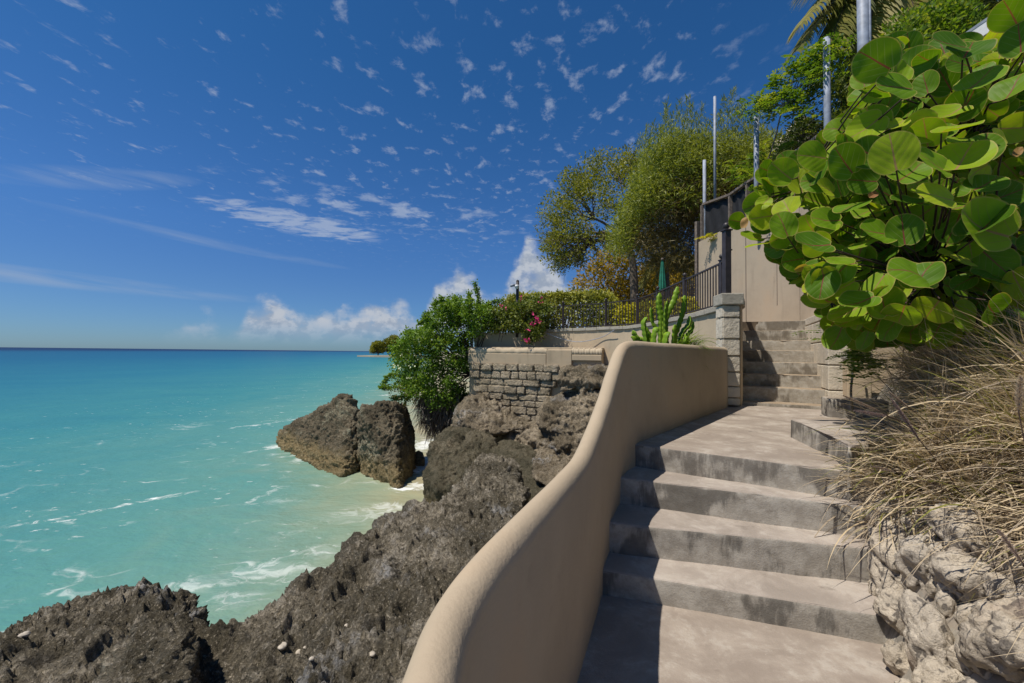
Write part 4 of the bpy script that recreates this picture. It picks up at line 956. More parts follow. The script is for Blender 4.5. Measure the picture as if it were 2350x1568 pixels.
foot = spline([(0.9, -0.6, 0), (1.22, 0.6, 0), (1.60, 1.5, 0), (1.84, 2.0, 0), (2.05, 2.36, 0), (2.30, 2.70, 0.12), (2.66, 2.96, 0.34), (3.3, 3.35, 0.5), (4.1, 4.2, 0.6), (4.9, 5.2, 0.75), (5.4, 6.2, 0.85)], 8)
ft = np.gradient(foot[:, :2], axis=0); ft /= np.linalg.norm(ft, axis=1)[:, None]; fnr = np.stack([ft[:, 1], -ft[:, 0]], 1)
PT = np.array([0, .05, .12, .2, .3, .42, .6, .9, 1.3, 1.9, 2.7, 3.6, 5.0]); PZ = np.array([-.3, .0, .2, .36, .5, .62, .72, .86, 1.0, 1.14, 1.3, 1.5, 2.0])
def bank(i, t):
    i = int(i); p = foot[i]; return np.array([p[0] + fnr[i, 0] * t, p[1] + fnr[i, 1] * t, p[2] + np.interp(t, PT, PZ)])
n_t = 40; T_ = np.concatenate([np.linspace(0, 0.7, 22), np.linspace(0.78, 5.0, n_t - 22)])
V = np.array([[bank(i, t) for t in T_] for i in range(len(foot))]).reshape(-1, 3)
dd_ = 0.05 * fbm(V * 3, 3, 7) + 0.02 * fbm(V * 11, 2, 8); V[:, 2] += dd_; V[:, 0] += dd_ * 0.6
Fi = np.array([[i * n_t + k, i * n_t + k + 1, (i + 1) * n_t + k + 1, (i + 1) * n_t + k] for i in range(len(foot) - 1) for k in range(n_t - 1)])[:, ::-1]
iso = 12
cor = thing('coral_rubble_wall', 'low wall of pale pitted coral rubble set in grey mortar, under the dry grass', 'wall', (2.0, 2.0, 0))
isw = np.array([T_[k] < 0.62 for i in range(len(foot) - 1) for k in range(n_t - 1)])
o = npmesh('mortar_bed', V, Fi[isw], 4, M_MORTAR, cor, smooth=True)
o = npmesh('bank_soil', V - np.array([0, 0, 0.01]), Fi[~isw], 4, M_SOIL, None, smooth=True); tag(o, kind='structure')
rng = np.random.default_rng(12); placed = []; tries = 0; nst = 0
while nst < 99 and tries < 6000:
    tries += 1; i = rng.integers(6, 52); t = rng.uniform(0.0, 0.62); r = rng.choice([0.05, 0.065, 0.085, 0.105, 0.13], p=[.3, .25, .2, .15, .1])
    if nst < 12: r = rng.uniform(0.115, 0.165)
    t = max(t, r * 1.15); c = bank(i, t); c = c + np.array([-0.2, -0.1, 0.12]) * r
    if any(np.linalg.norm(c - q) < 0.74 * (r + s) for q, s in placed): continue
    placed.append((c, r)); nst += 1
    bm = bmesh.new(); bmesh.ops.create_icosphere(bm, subdivisions=5 if r > 0.08 else 4, radius=1)
    co = np.array([v.co[:] for v in bm.verts]); q = co + nst * 5.3
    k = 1 + 0.55 * fbm(q * 0.9, 2, nst) + 0.10 * (ridged(q * 2.2, 3, nst + 1) - 0.9) + 0.10 * fbm(q * 4, 3, nst + 6) - 0.55 * np.maximum(0, gnoise(q * np.array([4.5, 4.5, 3.0]), nst + 2) - 0.22) - 0.28 * np.maximum(0, gnoise(q * 11, nst + 4) - 0.2)
    sc = np.array([rng.uniform(.8, 1.15), rng.uniform(.75, 1.05), rng.uniform(.85, 1.45)]) * r
    R3 = np.array(Matrix.Rotation(rng.uniform(0, 6.28), 3, 'Z') @ Matrix.Rotation(rng.uniform(-.7, .7), 3, 'X'))
    X = (co * k[:, None] * sc) @ R3.T + c; fi = np.array([[v.index for v in f.verts] for f in bm.faces]); bm.free()
    npmesh('rubble_stone', X, fi, 3, M_CORAL, cor, {'rnd': np.full(len(X), rng.random())}, smooth=True)

# ------------------------------------------------------------------ dry fountain grass
def blades(rng, roots, az, el, L, w, seg=7, grav=0.9, rnd=None):
    n = len(roots); p = roots.copy(); V = np.zeros((n, seg + 1, 2, 3)); h = L / seg
    d = np.stack([np.cos(az) * np.cos(el), np.sin(az) * np.cos(el), np.sin(el)], 1)
    cr = rng.normal(size=(n, 3)) * 0.05
    for k in range(seg + 1):
        s = np.cross(d, np.array([0, 0, 1.0]) + rng.normal(size=(n, 3)) * 0.03 + cr * 6); s = unit(s)
        tw = w * (1 - (k / seg) ** 2.2) * (0.6 + 0.4 * min(1, k / 2)) + 0.0006
        V[:, k, 0] = p - s * tw[:, None] / 2; V[:, k, 1] = p + s * tw[:, None] / 2
        p = p + d * h[:, None]; d = d + np.array([0, 0, -1.0]) * (grav * h)[:, None] * 1.1 + cr; d = unit(d)
    V = V.reshape(n, -1, 3); m = (seg + 1) * 2; base = np.arange(n)[:, None, None] * m
    q = np.array([[2 * k, 2 * k + 1, 2 * k + 3, 2 * k + 2] for k in range(seg)])[None]
    return V.reshape(-1, 3), (base + q).reshape(-1, 4), np.repeat(rnd, m)
rng = np.random.default_rng(4)
VV, FF, RR = [], [], []; base = 0
def add_bl(v, f, r):
    global base
    VV.append(v); FF.append(f + base); RR.append(r); base += len(v)
tus = []
for k in range(400):
    i = rng.integers(14, 78); t = (0.42 if i > 44 else 0.55) + rng.random() ** 1.1 * 2.9
    if i > 44 and rng.random() < 0.4: t = rng.uniform(0.15, 0.9)
    tus.append((i, t))
for k in range(26): tus.append((int(rng.integers(43, 52)), float(rng.uniform(0.12, 0.42))))
for k in range(90): tus.append((int(rng.integers(30, 70)), float(rng.uniform(0.9, 2.6))))
for i, t in tus:
    c = bank(i, t); n = int(rng.integers(40, 85)); roots = c + rng.normal(size=(n, 3)) * np.array([.09, .09, .02])
    lean = rng.normal(math.pi * 0.98, 0.45)
    az = lean + rng.normal(0, 0.95, n); el = np.clip(rng.normal(0.72 if t < .9 and i < 50 else 0.98, 0.38, n), -0.1, 1.5)
    L = rng.uniform(0.22, 0.80, n) * (1.3 if t > 0.9 or i > 52 else 0.85); green = rng.random() < 0.16
    rn = np.clip(rng.beta(2.2, 1.7, n) * 0.84, 0, 0.84)
    gm = rng.random(n) < (0.45 if green else 0.06); rn[gm] = rng.uniform(0.86, 1, gm.sum())
    add_bl(*blades(rng, roots, az, el, L, rng.uniform(0.0045, 0.0125, n) * (1.35 if t > .9 or i > 52 else 1), grav=rng.uniform(1.2, 2.6) * (0.62 if t > .9 or i > 52 else 1), rnd=rn))
n = 1800; ii = rng.integers(14, 58, n); tt = rng.uniform(0.62, 1.7, n)          # flattened mat combed towards the steps
roots = np.array([bank(i, t) for i, t in zip(ii, tt)]) + np.array([0, 0, 0.04]); 
add_bl(*blades(rng, roots, rng.normal(math.pi * 1.0, 0.8, n), rng.normal(0.25, 0.25, n), rng.uniform(0.35, 0.8, n), rng.uniform(0.004, 0.011, n), grav=1.2, rnd=np.clip(rng.beta(2.2, 1.5, n) * 0.84, 0, 1)))
o = npmesh('dry_grass', np.concatenate(VV), np.concatenate(FF), 4, L_GRASS, None, {'rnd': np.concatenate(RR)}); tag(o, kind='stuff')
o['label'] = 'mass of dry straw coloured grass drooping over the coral wall towards the steps'
# seed heads
def plume(name_label, a, b, r, tone, seed):
    rg = np.random.default_rng(seed); a, b = np.array(a), np.array(b); d = (b - a); L = np.linalg.norm(d); d = d / L
    th = thing('grass_seed_head', name_label, 'seed head', a, 'grass seed heads')
    n = int(900 * L / 0.16); t = rg.random(n); C = a + d * (t * L)[:, None]; rr = r * np.sin(np.clip(t * 0.9 + 0.08, 0, 1) * math.pi) ** 0.5
    u = unit(np.cross(rg.normal(size=(n, 3)), d)); D = u + d * 0.9
    leaves('bristles', L_PLUME, th, C, D, rg.normal(size=(n, 3)), rr * rg.uniform(.6, 1.3, n), 0.0016, np.clip(tone + rg.normal(0, .2, n), 0, 1))
    mb = MB(); s0 = a - d * 0.35 + np.array([0.12, 0.02, -0.12]); mb.tube([s0, (a + s0) / 2 + np.array([0, 0, 0.02]), a, b], 0.0022, 5); mb.build('stalk', M_TWIG, th)
def pl(label, p0, p1, d0, d1, r, tone, seed): plume(label, P(*p0, d0), P(*p1, d1), r, tone, seed)
pl('plump upright tan seed head at the right edge of the picture', (2338, 945), (2342, 862), 1.75, 1.75, 0.022, 0.9, 1)
pl('long purple-grey seed head lying across the grass, longest of them', (2110, 1010), (2045, 915), 2.15, 2.15, 0.016, 0.1, 2)
pl('purple-grey seed head pointing left, above the stained kerb', (2035, 955), (1960, 942), 2.2, 2.15, 0.015, 0.15, 3)
pl('tan seed head arching over the dark concrete block', (2020, 945), (1935, 908), 2.3, 2.3, 0.014, 0.8, 4)
pl('small tan seed head low over the coral stones', (2052, 1082), (1998, 1070), 2.0, 2.0, 0.013, 0.75, 5)
pl('tan seed head beside the yellow-green blades in mid grass', (2085, 935), (2040, 900), 2.3, 2.3, 0.012, 0.7, 6)
pl('broad pinkish seed head low at the right edge', (2345, 1290), (2290, 1215), 1.55, 1.6, 0.016, 0.45, 7)
# dark hose in the grass
p = [P(1958, 800, 5.6), P(1956, 860, 5.5), P(1953, 905, 5.2), P(1962, 962, 4.3), P(1985, 985, 3.6), P(2030, 975, 3.0)]
mb = MB(); mb.tube(spline([tuple(q) for q in p], 8).tolist(), 0.013, 8); tag(mb.build('hose', M_HOSE), 'black hose hanging down beside the stucco pillar into the grass', 'hose')

# ------------------------------------------------------------------ sea grape bush
def sea_leaf_mesh(rng, items):
    """items: (centre, tip direction, normal, radius, stretch, rnd)"""
    nr, na = 5, 26; VV, FF, A = [], [], {'rnd': [], 'lu': [], 'lv': [], 'edge': []}; base = 0
    ang = np.linspace(0, 2 * math.pi, na, endpoint=False)
    out = 1.0 + 0.03 * np.cos(2 * ang) - 0.20 * np.exp(-((ang - math.pi) / 0.22) ** 2) - 0.03 * np.exp(-(np.minimum(ang, 2 * math.pi - ang) / 0.25) ** 2)
    rr = np.linspace(0, 1, nr + 1)[1:]
    lu = np.concatenate([[0], (rr[:, None] * (out * np.cos(ang))[None]).ravel()]); lv = np.concatenate([[0], (rr[:, None] * (out * np.sin(ang))[None]).ravel()])
    ed = np.concatenate([[0], np.repeat(rr, na)])
    F3 = [(0, 1 + k, 1 + (k + 1) % na) for k in range(na)]; fc = list(F3)
    for j in range(nr - 1):
        for k in range(na):
            a, b = 1 + j * na + k, 1 + j * na + (k + 1) % na; c, d = a + na, b + na; fc += [(a, c, d), (a, d, b)]
    fc = np.array(fc)
    for c, tip, nm, rad, st, rv in items:
        t_ = np.array(tip) / np.linalg.norm(tip); n_ = np.array(nm) - t_ * np.dot(nm, t_); n_ /= np.linalg.norm(n_); s_ = np.cross(n_, t_)
        cup = rng.normal(0.10, 0.10); fold = abs(rng.normal(0.10, 0.07)); wav = rng.normal(0, 0.05); ph = rng.uniform(0, 6)
        h = cup * (lu ** 2 + lv ** 2) * 0.8 + fold * np.abs(lv) + wav * np.sin(lu * 3 + lv * 2.2 + ph) - 0.14 * lu * np.abs(lu) * rng.uniform(.2, 1.3)
        h = h + 0.035 * ed ** 2 * np.sin(np.arctan2(lv, lu) * rng.integers(4, 7) + ph)
        X = np.array(c) + rad * (lu[:, None] * t_ + (lv * st)[:, None] * s_ + h[:, None] * n_)
        VV.append(X); FF.append(fc + base); base += len(X)
        A['rnd'].append(np.full(len(X), rv)); A['lu'].append((lu + 1) / 2); A['lv'].append(lv); A['edge'].append(ed)
    return np.concatenate(VV), np.concatenate(FF), {k: np.concatenate(v) for k, v in A.items()}
LV = [(1670,280,105,105,150),(1805,275,50,55,110),(2005,205,100,72,160),(2090,240,100,75,60),(1760,400,100,75,165),(1890,380,55,60,110),(1650,560,80,85,110),(1800,520,75,75,60),(1885,495,75,55,40),(2240,190,70,75,100),(1465,670,62,52,115),(1535,665,40,45,70),(1630,705,85,88,150),(1750,705,108,105,100),(2070,730,125,120,60),(1935,750,110,50,145),(1240,790,75,72,140),(1165,780,40,55,160),(1425,775,62,72,140),(1497,785,62,78,95),(1320,835,50,70,100),(2150,370,100,70,45),(1240,915,55,55,80),(1265,955,70,45,120),(1030,1015,45,48,170),(1155,1025,58,62,150),(1245,1035,62,75,110),(1340,1030,50,50,100),(1100,1090,60,25,170),(1130,1125,65,22,185),(1210,1180,60,40,235),(1380,1125,100,62,170),(1490,1090,60,70,110),(1675,1070,88,75,160),(1795,1060,22,90,95),(1510,1205,90,35,175),(1440,1345,80,70,200),(1840,1255,125,105,165),(1885,1270,50,100,55),(2155,1040,155,120,150),(2180,1030,50,120,50),(2040,590,100,50,20),(2000,530,90,55,200),(1590,850,65,75,60),(1820,800,90,60,40),(2170,850,90,80,30),(1560,950,85,45,200),(1320,1190,60,50,210),(1290,1270,35,35,220),(2190,1280,90,70,350),(2030,1340,85,60,330),(1590,1390,90,40,190),(1740,1320,60,50,300),(1500,1500,65,35,190),(1560,1470,80,50,200),(1490,1555,55,70,240),(2320,1300,80,90,300),(2300,400,70,90,60),(2290,60,90,80,120),(2320,600,60,80,80),(2290,1130,70,70,10),(2050,1180,90,60,160),(1960,1150,80,60,200),(1590,1180,80,60,250),(1700,1200,70,60,230),(1820,930,90,60,170),(1950,900,100,60,160),(2080,950,90,60,10),(1400,930,60,50,160),(1440,1010,80,60,170),(1640,970,80,60,200),(1700,880,80,60,150),(2240,560,60,70,70),(2260,900,70,80,20),(2200,1420,100,70,300),(2080,1450,90,50,320),(1930,1420,90,50,230),(1790,1440,90,50,250),(1680,1480,80,50,240),(2330,180,60,90,100),(2230,300,80,80,80),(1990,370,80,70,120),(2090,470,90,60,60),(1900,610,90,70,100),(2160,680,60,90,70),(2330,820,60,70,30),(1480,900,70,60,150),(1350,1290,50,40,220),(1560,1260,80,45,200),(1660,1300,80,55,220),(1880,1130,70,60,160),(2110,1310,80,70,330),(2310,1000,70,60,20),(2330,1430,70,60,330),(1600,1560,70,55,260),(1720,1560,70,50,280),(1830,1540,80,50,270),(2000,1530,80,50,290),(2150,1540,80,50,310),(1480,1430,60,45,215)]
rng = np.random.default_rng(8); items = []; stems = []
R_, U_, F_ = np.array(rt), np.array(upv), np.array(fw)
sunv = np.array(sun_to)
for cx, cy, rx, ry, an in LV:
    px, py = 1175 + cx / 2, cy / 2; big_ = max(rx, ry); dep = 1.27 * min(3.25, max(1.95, 0.205 * F / big_))
    c = np.array(P(px, py, dep)); a = math.radians(an); tip2 = np.array([math.cos(a), math.sin(a)])
    v = (c - np.array([0, 0, EYE])); v /= np.linalg.norm(v)
    ratio = min(rx, ry) / max(rx, ry); til = math.acos(min(1, max(0.18, ratio)))
    rad = big_ / 2 * dep / F * 0.87
    tip = R_ * tip2[0] + U_ * tip2[1]; nm = -v.copy()
    along = (abs(tip2[0]) > 0.7) == (rx < ry)          # is the short axis the midrib direction?
    s_ = np.cross(nm, tip)
    if along: tip = tip * math.cos(til) + v * math.sin(til) * (1 if rng.random() < .5 else -1) * 0.9
    else:
        nm = nm * math.cos(til) + (np.array([0, 0, 1.0]) * 0.8 + s_ * rng.choice([-1, 1]) * 0.2) * math.sin(til)
    nm = nm + 0.22 * sunv + rng.normal(size=3) * 0.14
    items.append((c, tip, nm, rad, rng.uniform(0.92, 1.06), np.clip(rng.beta(1.3, 1.4), 0.02, 0.92)))
    stems.append((c - tip / np.linalg.norm(tip) * rad * 0.86, v))
poly = [(1720, 490), (1760, 395), (1880, 330), (1960, 230), (1985, 120), (2120, 90), (2240, 110), (2360, 20), (2390, 820), (2300, 810), (2180, 800), (2050, 785), (1960, 780), (1900, 740), (1860, 660), (1815, 620), (1770, 560)]
for px, py in sample_poly(rng, poly, 1150):
    dep = 1.25 * (rng.uniform(2.4, 4.0) if px > 1850 else rng.uniform(2.9, 3.7))
    c = np.array(P(px, py, dep)); a = math.atan2(380 - py, px - 2250) + rng.normal(0, 0.8); v = (c - np.array([0, 0, EYE])); v /= np.linalg.norm(v)
    tip = R_ * math.cos(a) + U_ * math.sin(a) + rng.normal(size=3) * 0.5; nm = -v * 0.6 + np.array([-.1, -.1, .6]) + rng.normal(size=3) * 0.5
    items.append((c, tip, nm, rng.uniform(0.07, 0.135), rng.uniform(0.85, 1.05), np.clip(rng.beta(1.3, 1.8), 0, 0.92)))
    if rng.random() < 0.25: stems.append((c - tip / np.linalg.norm(tip) * 0.08, v))
for _ in range(170):                                          # loose outer layer between the big leaves
    px, py = sample_poly(rng, poly, 1)[0]; dep = 1.25 * rng.uniform(2.2, 2.9) if px > 1850 else rng.uniform(3.4, 3.9)
    c = np.array(P(px, py, dep)); a = math.atan2(380 - py, px - 2250) + rng.normal(0, 0.7); v = (c - np.array([0, 0, EYE])); v /= np.linalg.norm(v)
    tip = R_ * math.cos(a) + U_ * math.sin(a) + rng.normal(size=3) * 0.35; nm = -v * 0.7 + 0.4 * sunv + rng.normal(size=3) * 0.35
    items.append((c, tip, nm, rng.uniform(0.065, 0.125), rng.uniform(0.85, 1.05), np.clip(rng.beta(1.6, 1.3), 0.1, 0.92))); stems.append((c - tip / np.linalg.norm(tip) * 0.08, v))
for px, py, an, rv in [(2003, 448, 30, 1.0), (1908, 690, 20, 1.0), (1708, 512, 80, 0.985), (2352, 395, 40, 1.0), (2335, 350, 60, 0.985), (1835, 615, 200, 0.97), (2010, 490, 10, 0.95)]:
    c = np.array(P(px, py, 3.0)); a = math.radians(an); v = c - np.array([0, 0, EYE])
    items.append((c, R_ * math.cos(a) + U_ * math.sin(a), -v + rng.normal(size=3) * 1.2, 0.045, 0.6, rv))
sg_root = np.array([5.6, 4.2, 1.3])
sg = thing('sea_grape_bush', 'large bush of big round glossy leaves with red veins overhanging the dry grass', 'bush', sg_root)
V, Fi, A = sea_leaf_mesh(rng, items); npmesh('leaves', V, Fi, 3, L_SEAGRAPE, sg, A, smooth=True)
mb = MB(); hubs = [np.array(P(px, py, d * 1.28)) for px, py, d in [(2130, 460, 2.9), (2080, 280, 2.9), (2000, 470, 3.0), (1900, 520, 3.1), (1990, 610, 2.9), (2130, 620, 2.6), (2230, 300, 2.6), (2280, 520, 2.5), (2050, 720, 3.0), (1890, 660, 3.1), (2230, 700, 2.8), (1830, 420, 3.1)]]
branches(mb, rng, sg_root, hubs, 0.022, 0.011, 0.12)
for s_, v in stems:
    h = min(hubs, key=lambda q: np.linalg.norm(q - s_)); m_ = s_ * 0.72 + h * 0.28 + v * 0.05 + rng.normal(size=3) * 0.02
    mb.tube([h + v * 0.03, h * 0.45 + m_ * 0.55 + np.array([0, 0, -.03]), m_, s_], [0.010, 0.008, 0.006, 0.0045], 5, False)
mb.build('branches', M_TWIG, sg)

# ------------------------------------------------------------------ trees and shrubs
def tree(name, label, cat, base, group=None): return thing(name, label, cat, base, group)
# umbrella-crowned tree on the terrace
rng = np.random.default_rng(21)
b = P(1458, 690, 24); b.z = TG
tr = tree('umbrella_tree', 'olive green tree with a wide domed crown and bare twigs showing, behind the clipped hedge', 'tree', b)
D0 = 24.0; cen = np.array(P(1440, 520, D0)); Rx, Ry, Rz = 205 / F * D0, 4.2, 168 / F * D0
cl = []
for k in range(560):
    d = unit(rng.normal(size=(1, 3)))[0]
    if d[2] < -0.55 or d[0] > 0.75 or (d[2] < -0.12 and d[0] > -0.45): continue
    r = rng.uniform(0.78, 1.0); q = cen + d * np.array([Rx, Ry, Rz]) * r
    cl.append((*q, rng.uniform(0.35, 0.72)))
tops = cl[:]
for k in range(70):                                           # thinner hanging skirt on the left
    px, py = rng.uniform(1245, 1420), rng.uniform(540, 608); 
    if py > 612 - max(0, px - 1310) * 0.45: continue
    q = np.array(P(px, py, D0 + rng.uniform(-2.5, 2))); cl.append((*q, rng.uniform(0.22, 0.45)))
C, Dd, N, ln, wd, rn = clusters_to_leaves(rng, cl, 215, 0.16, 0.085, up=0.6)
leaves('crown', L_OLIVE, tr, C, Dd, N, ln, wd, rn)
mb = MB(); tp_ = spline([tuple(b), tuple(P(1455, 640, 24)), tuple(P(1448, 585, 24)), tuple(P(1432, 545, 24))], 5); mb.tube(tp_.tolist(), np.linspace(0.26, 0.17, len(tp_)).tolist(), 9)
fork = P(1432, 548, 24)
sel = [tops[i] for i in rng.choice(len(tops), 46, replace=False)]
mains = [cen + (np.array(q[:3]) - cen) * 0.5 for q in sel[:9]]
branches(mb, rng, fork, mains, 0.13, 0.05, 0.1)
for q in sel + cl[-50:]:
    h = min(mains, key=lambda m: np.linalg.norm(m - np.array(q[:3]))); branches(mb, rng, h, [q[:3]], 0.045, 0.012, 0.08, 6, 0.25)
    for _ in range(3): branches(mb, rng, np.array(q[:3]) * 0.6 + h * 0.4, [np.array(q[:3]) + rng.normal(size=3) * 0.5], 0.02, 0.008, 0.0, 4, 0.2)
mb.build('trunk', M_BARK, tr)

# feathery tree over the end of the retaining wall
rng = np.random.default_rng(22)
b = P(1690, 560, 15.5); b.z = 4.4
tr = tree('feathery_tree', 'tall feathery fine-leaved tree with brown dead lower twigs, leaning over the black screen', 'tree', b)
polyG = [(1412, 590), (1405, 550), (1430, 490), (1462, 420), (1485, 365), (1505, 325), (1530, 305), (1570, 312), (1600, 318), (1640, 325), (1680, 312), (1730, 318), (1770, 320), (1800, 330), (1760, 390), (1700, 425), (1640, 440), (1610, 500), (1600, 450), (1510, 470), (1460, 540), (1440, 590)]
polyB = [(1455, 555), (1505, 450), (1580, 400), (1660, 400), (1700, 430), (1640, 470), (1605, 520), (1598, 612), (1540, 615), (1490, 600), (1460, 580)]
pts = sample_poly(rng, polyG, 520); dpt = rng.uniform(13.6, 17.5, 520); Q = Pn(pts[:, 0], pts[:, 1], dpt)
cl = [(*q, rng.uniform(0.3, 0.55)) for q in Q]
C, Dd, N, ln, wd, rn = clusters_to_leaves(rng, cl, 420, 0.18, 0.036, flat=0.9, up=0.5, droop=0.1)
leaves('crown', L_FEATHER, tr, C, Dd, N, ln, wd, rn)
sp = []                                                       # plumes rising out of the top
tgt = [(1560, 232), (1585, 245), (1530, 255), (1500, 285), (1470, 310), (1620, 275), (1662, 225), (1680, 208), (1700, 232), (1640, 262), (1725, 265), (1750, 288), (1780, 320), (1600, 262), (1545, 262), (1515, 300), (1710, 285), (1760, 330), (1570, 268), (1610, 240), (1655, 255), (1580, 222), (1690, 250), (1485, 290), (1530, 240), (1740, 255)]
for px, py in tgt:
    d_ = rng.uniform(14.0, 16); a = np.array(P(px + rng.uniform(-8, 8), py + 110, d_)); b_ = np.array(P(px, py, d_))
    for k in range(230):
        t = rng.random() ** 1.3; sp.append((a + (b_ - a) * t + rng.normal(size=3) * 0.24 * (1 - t * 0.9), (b_ - a) + rng.normal(size=3) * 0.9))
C = np.array([s[0] for s in sp]); Dd = np.array([s[1] for s in sp]); n = len(C)
leaves('plume_foliage', L_FEATHER, tr, C, Dd, rng.normal(size=(n, 3)), rng.uniform(.12, .26, n), 0.028, np.clip(rng.normal(.5, .2, n), 0, 1))
pts = sample_poly(rng, polyB, 330); Q = Pn(pts[:, 0], pts[:, 1], rng.uniform(13.8, 17.5, 330)); cl = [(*q, rng.uniform(0.3, 0.55)) for q in Q]
C, Dd, N, ln, wd, rn = clusters_to_leaves(rng, cl, 330, 0.26, 0.026, flat=0.8, up=0.2, droop=0.4)
leaves('dead_twigs', L_BROWN, tr, C, Dd, N, ln, wd, rn)
mb = MB(); mb.tube([tuple(b), tuple(P(1680, 480, 15.5)), tuple(P(1650, 400, 15.3))], [0.2, 0.16, 0.1], 8)
branches(mb, rng, P(1670, 440, 15.4), [np.array(P(px, py, rng.uniform(14, 16.5))) for px, py in sample_poly(rng, polyG, 60)], 0.05, 0.01, 0.1, 7, 0.3)
branches(mb, rng, P(1660, 450, 15.4), [np.array(P(px, py, rng.uniform(14, 16.5))) for px, py in sample_poly(rng, polyB, 60)], 0.03, 0.008, -0.05, 7, 0.3)
mb.build('trunk', M_BARK, tr)

def blob_tree(name, label, cat, base, poly, d0, d1, ncl, rr, dens, ln, wd, mat, seed, trunk_r=0.0, up=0.5, bark=True, group=None, flat=.8, droop=0.0):
    rg = np.random.default_rng(seed); t_ = tree(name, label, cat, base, group)
    pts = sample_poly(rg, poly, ncl); Q = Pn(pts[:, 0], pts[:, 1], rg.uniform(d0, d1, ncl)); cl = [(*q, rg.uniform(*rr)) for q in Q]
    C, Dd, N, l_, w_, rn = clusters_to_leaves(rg, cl, dens, ln, wd, up=up, flat=flat, droop=droop)
    leaves('crown' if trunk_r > 0.05 else 'foliage', mat, t_, C, Dd, N, l_, w_, rn)
    if bark:
        mb = MB(); cc = Q.mean(0); bb = np.array(base)
        mb.tube([bb, bb * 0.5 + cc * 0.5, cc], [max(trunk_r, .02), max(trunk_r, .02) * .8, .02], 7)
        branches(mb, rg, bb * 0.45 + cc * 0.55, Q[:: max(1, ncl // 24)], max(trunk_r * .5, .015), .008, .05, 6, .2); mb.build('trunk' if trunk_r > .05 else 'stems', M_BARK if trunk_r > .05 else M_TWIG, t_)
    return t_
b = P(1400, 690, 30); b.z = TG
blob_tree('golden_tree', 'bushy tree with rusty gold leaves behind the clipped hedge', 'tree', b, [(1308, 668), (1322, 640), (1345, 600), (1385, 578), (1425, 580), (1452, 600), (1480, 615), (1530, 610), (1580, 620), (1590, 690), (1480, 700), (1400, 690), (1330, 672)], 28, 33, 130, (0.5, 1.0), 110, 0.26, 0.12, L_GOLD, 31, 0.2)
b = P(1500, 690, 36); b.z = TG
blob_tree('dark_tree', 'dark leafy tree filling the gap behind the golden tree and the palms', 'tree', b, [(1450, 640), (1500, 590), (1600, 590), (1600, 700), (1440, 700)], 35, 39, 60, (0.7, 1.3), 90, 0.35, 0.16, L_DARK, 32, 0.2)
# clipped hedge
def box_hedge(name, label, quad, h, z0, nl, ln, wd, mat, seed, top_round=0.25):
    rg = np.random.default_rng(seed); a, b = np.array(quad[0]), np.array(quad[1]); w_ = quad[2]
    t_ = thing(name, label, 'hedge', (*((a + b) / 2)[:2], z0)); d = (b - a)[:2]; L = np.linalg.norm(d); d /= L; nn = np.array([-d[1], d[0]])
    s = rg.random(nl); f = rg.random(nl); side = rg.choice(3, nl, p=[.48, .40, .12]); e = 1 - top_round * np.maximum(0, (np.abs(s - .5) - .40) / .1) ** 2
    off = np.where(side == 0, 0, np.where(side == 1, f * w_, w_)); zz = np.where(side == 1, 1.0, f ** 0.85) * h * e
    X = a[:2][None] + d[None] * (s * L)[:, None] + nn[None] * off[:, None]
    C = np.column_stack([X, z0 + zz]); C += rg.normal(size=(nl, 3)) * np.array([.10, .10, .06]) + 0.12 * np.stack([fbm(C * 1.6, 2, seed), fbm(C * 1.6, 2, seed + 1), 0.4 * fbm(C * 1.2, 2, seed + 2)], 1)
    gap = fbm(C * 1.7, 2, seed + 5) + np.where(side == 1, 0.6, zz / h * 0.5) > -0.12; C = C[gap]; side = side[gap]; n = len(C)
    N = rg.normal(size=(n, 3)) * .6 + np.where((side == 1)[:, None], np.array([0, 0, 1.]), np.array([-nn[0] * -1, -nn[1], .3]))
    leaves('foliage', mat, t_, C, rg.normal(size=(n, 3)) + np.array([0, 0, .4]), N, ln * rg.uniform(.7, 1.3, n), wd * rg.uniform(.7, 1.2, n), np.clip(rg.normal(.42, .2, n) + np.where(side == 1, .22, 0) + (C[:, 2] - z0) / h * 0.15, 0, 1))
    mb = MB()
    for k in range(60):
        q = a[:2] + d * rg.random() * L + nn * rg.uniform(.1, w_ * .6); mb.tube([(q[0], q[1], z0 - .1), (q[0] + rg.normal() * .15, q[1] + rg.normal() * .1, z0 + h * .45), (q[0] + rg.normal() * .3, q[1] + rg.normal() * .2, z0 + h * rg.uniform(.6, .92))], [.03, .02, .01], 5, False)
    mb.build('stems', M_TWIG, t_)
ha, hb = P(1150, 735, 17.0), P(1408, 735, 15.4)
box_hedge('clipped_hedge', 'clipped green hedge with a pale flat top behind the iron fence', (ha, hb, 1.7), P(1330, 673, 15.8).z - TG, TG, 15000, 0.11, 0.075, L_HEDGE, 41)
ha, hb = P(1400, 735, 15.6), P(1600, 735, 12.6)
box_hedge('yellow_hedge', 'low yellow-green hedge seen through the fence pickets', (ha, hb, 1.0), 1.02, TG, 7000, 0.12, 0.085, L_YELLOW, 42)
# white garden wall and beds glimpsed behind
a, b = P(1460, 690, 20), P(1598, 690, 18)
mb = MB(); mb.bar((a.x, a.y, TG + 0.75), (b.x, b.y, TG + 0.75), 0.3, 1.5); tag(mb.build('garden_wall', M_WHITE), 'low white garden wall glimpsed through the fence behind the yellow hedge', 'wall')

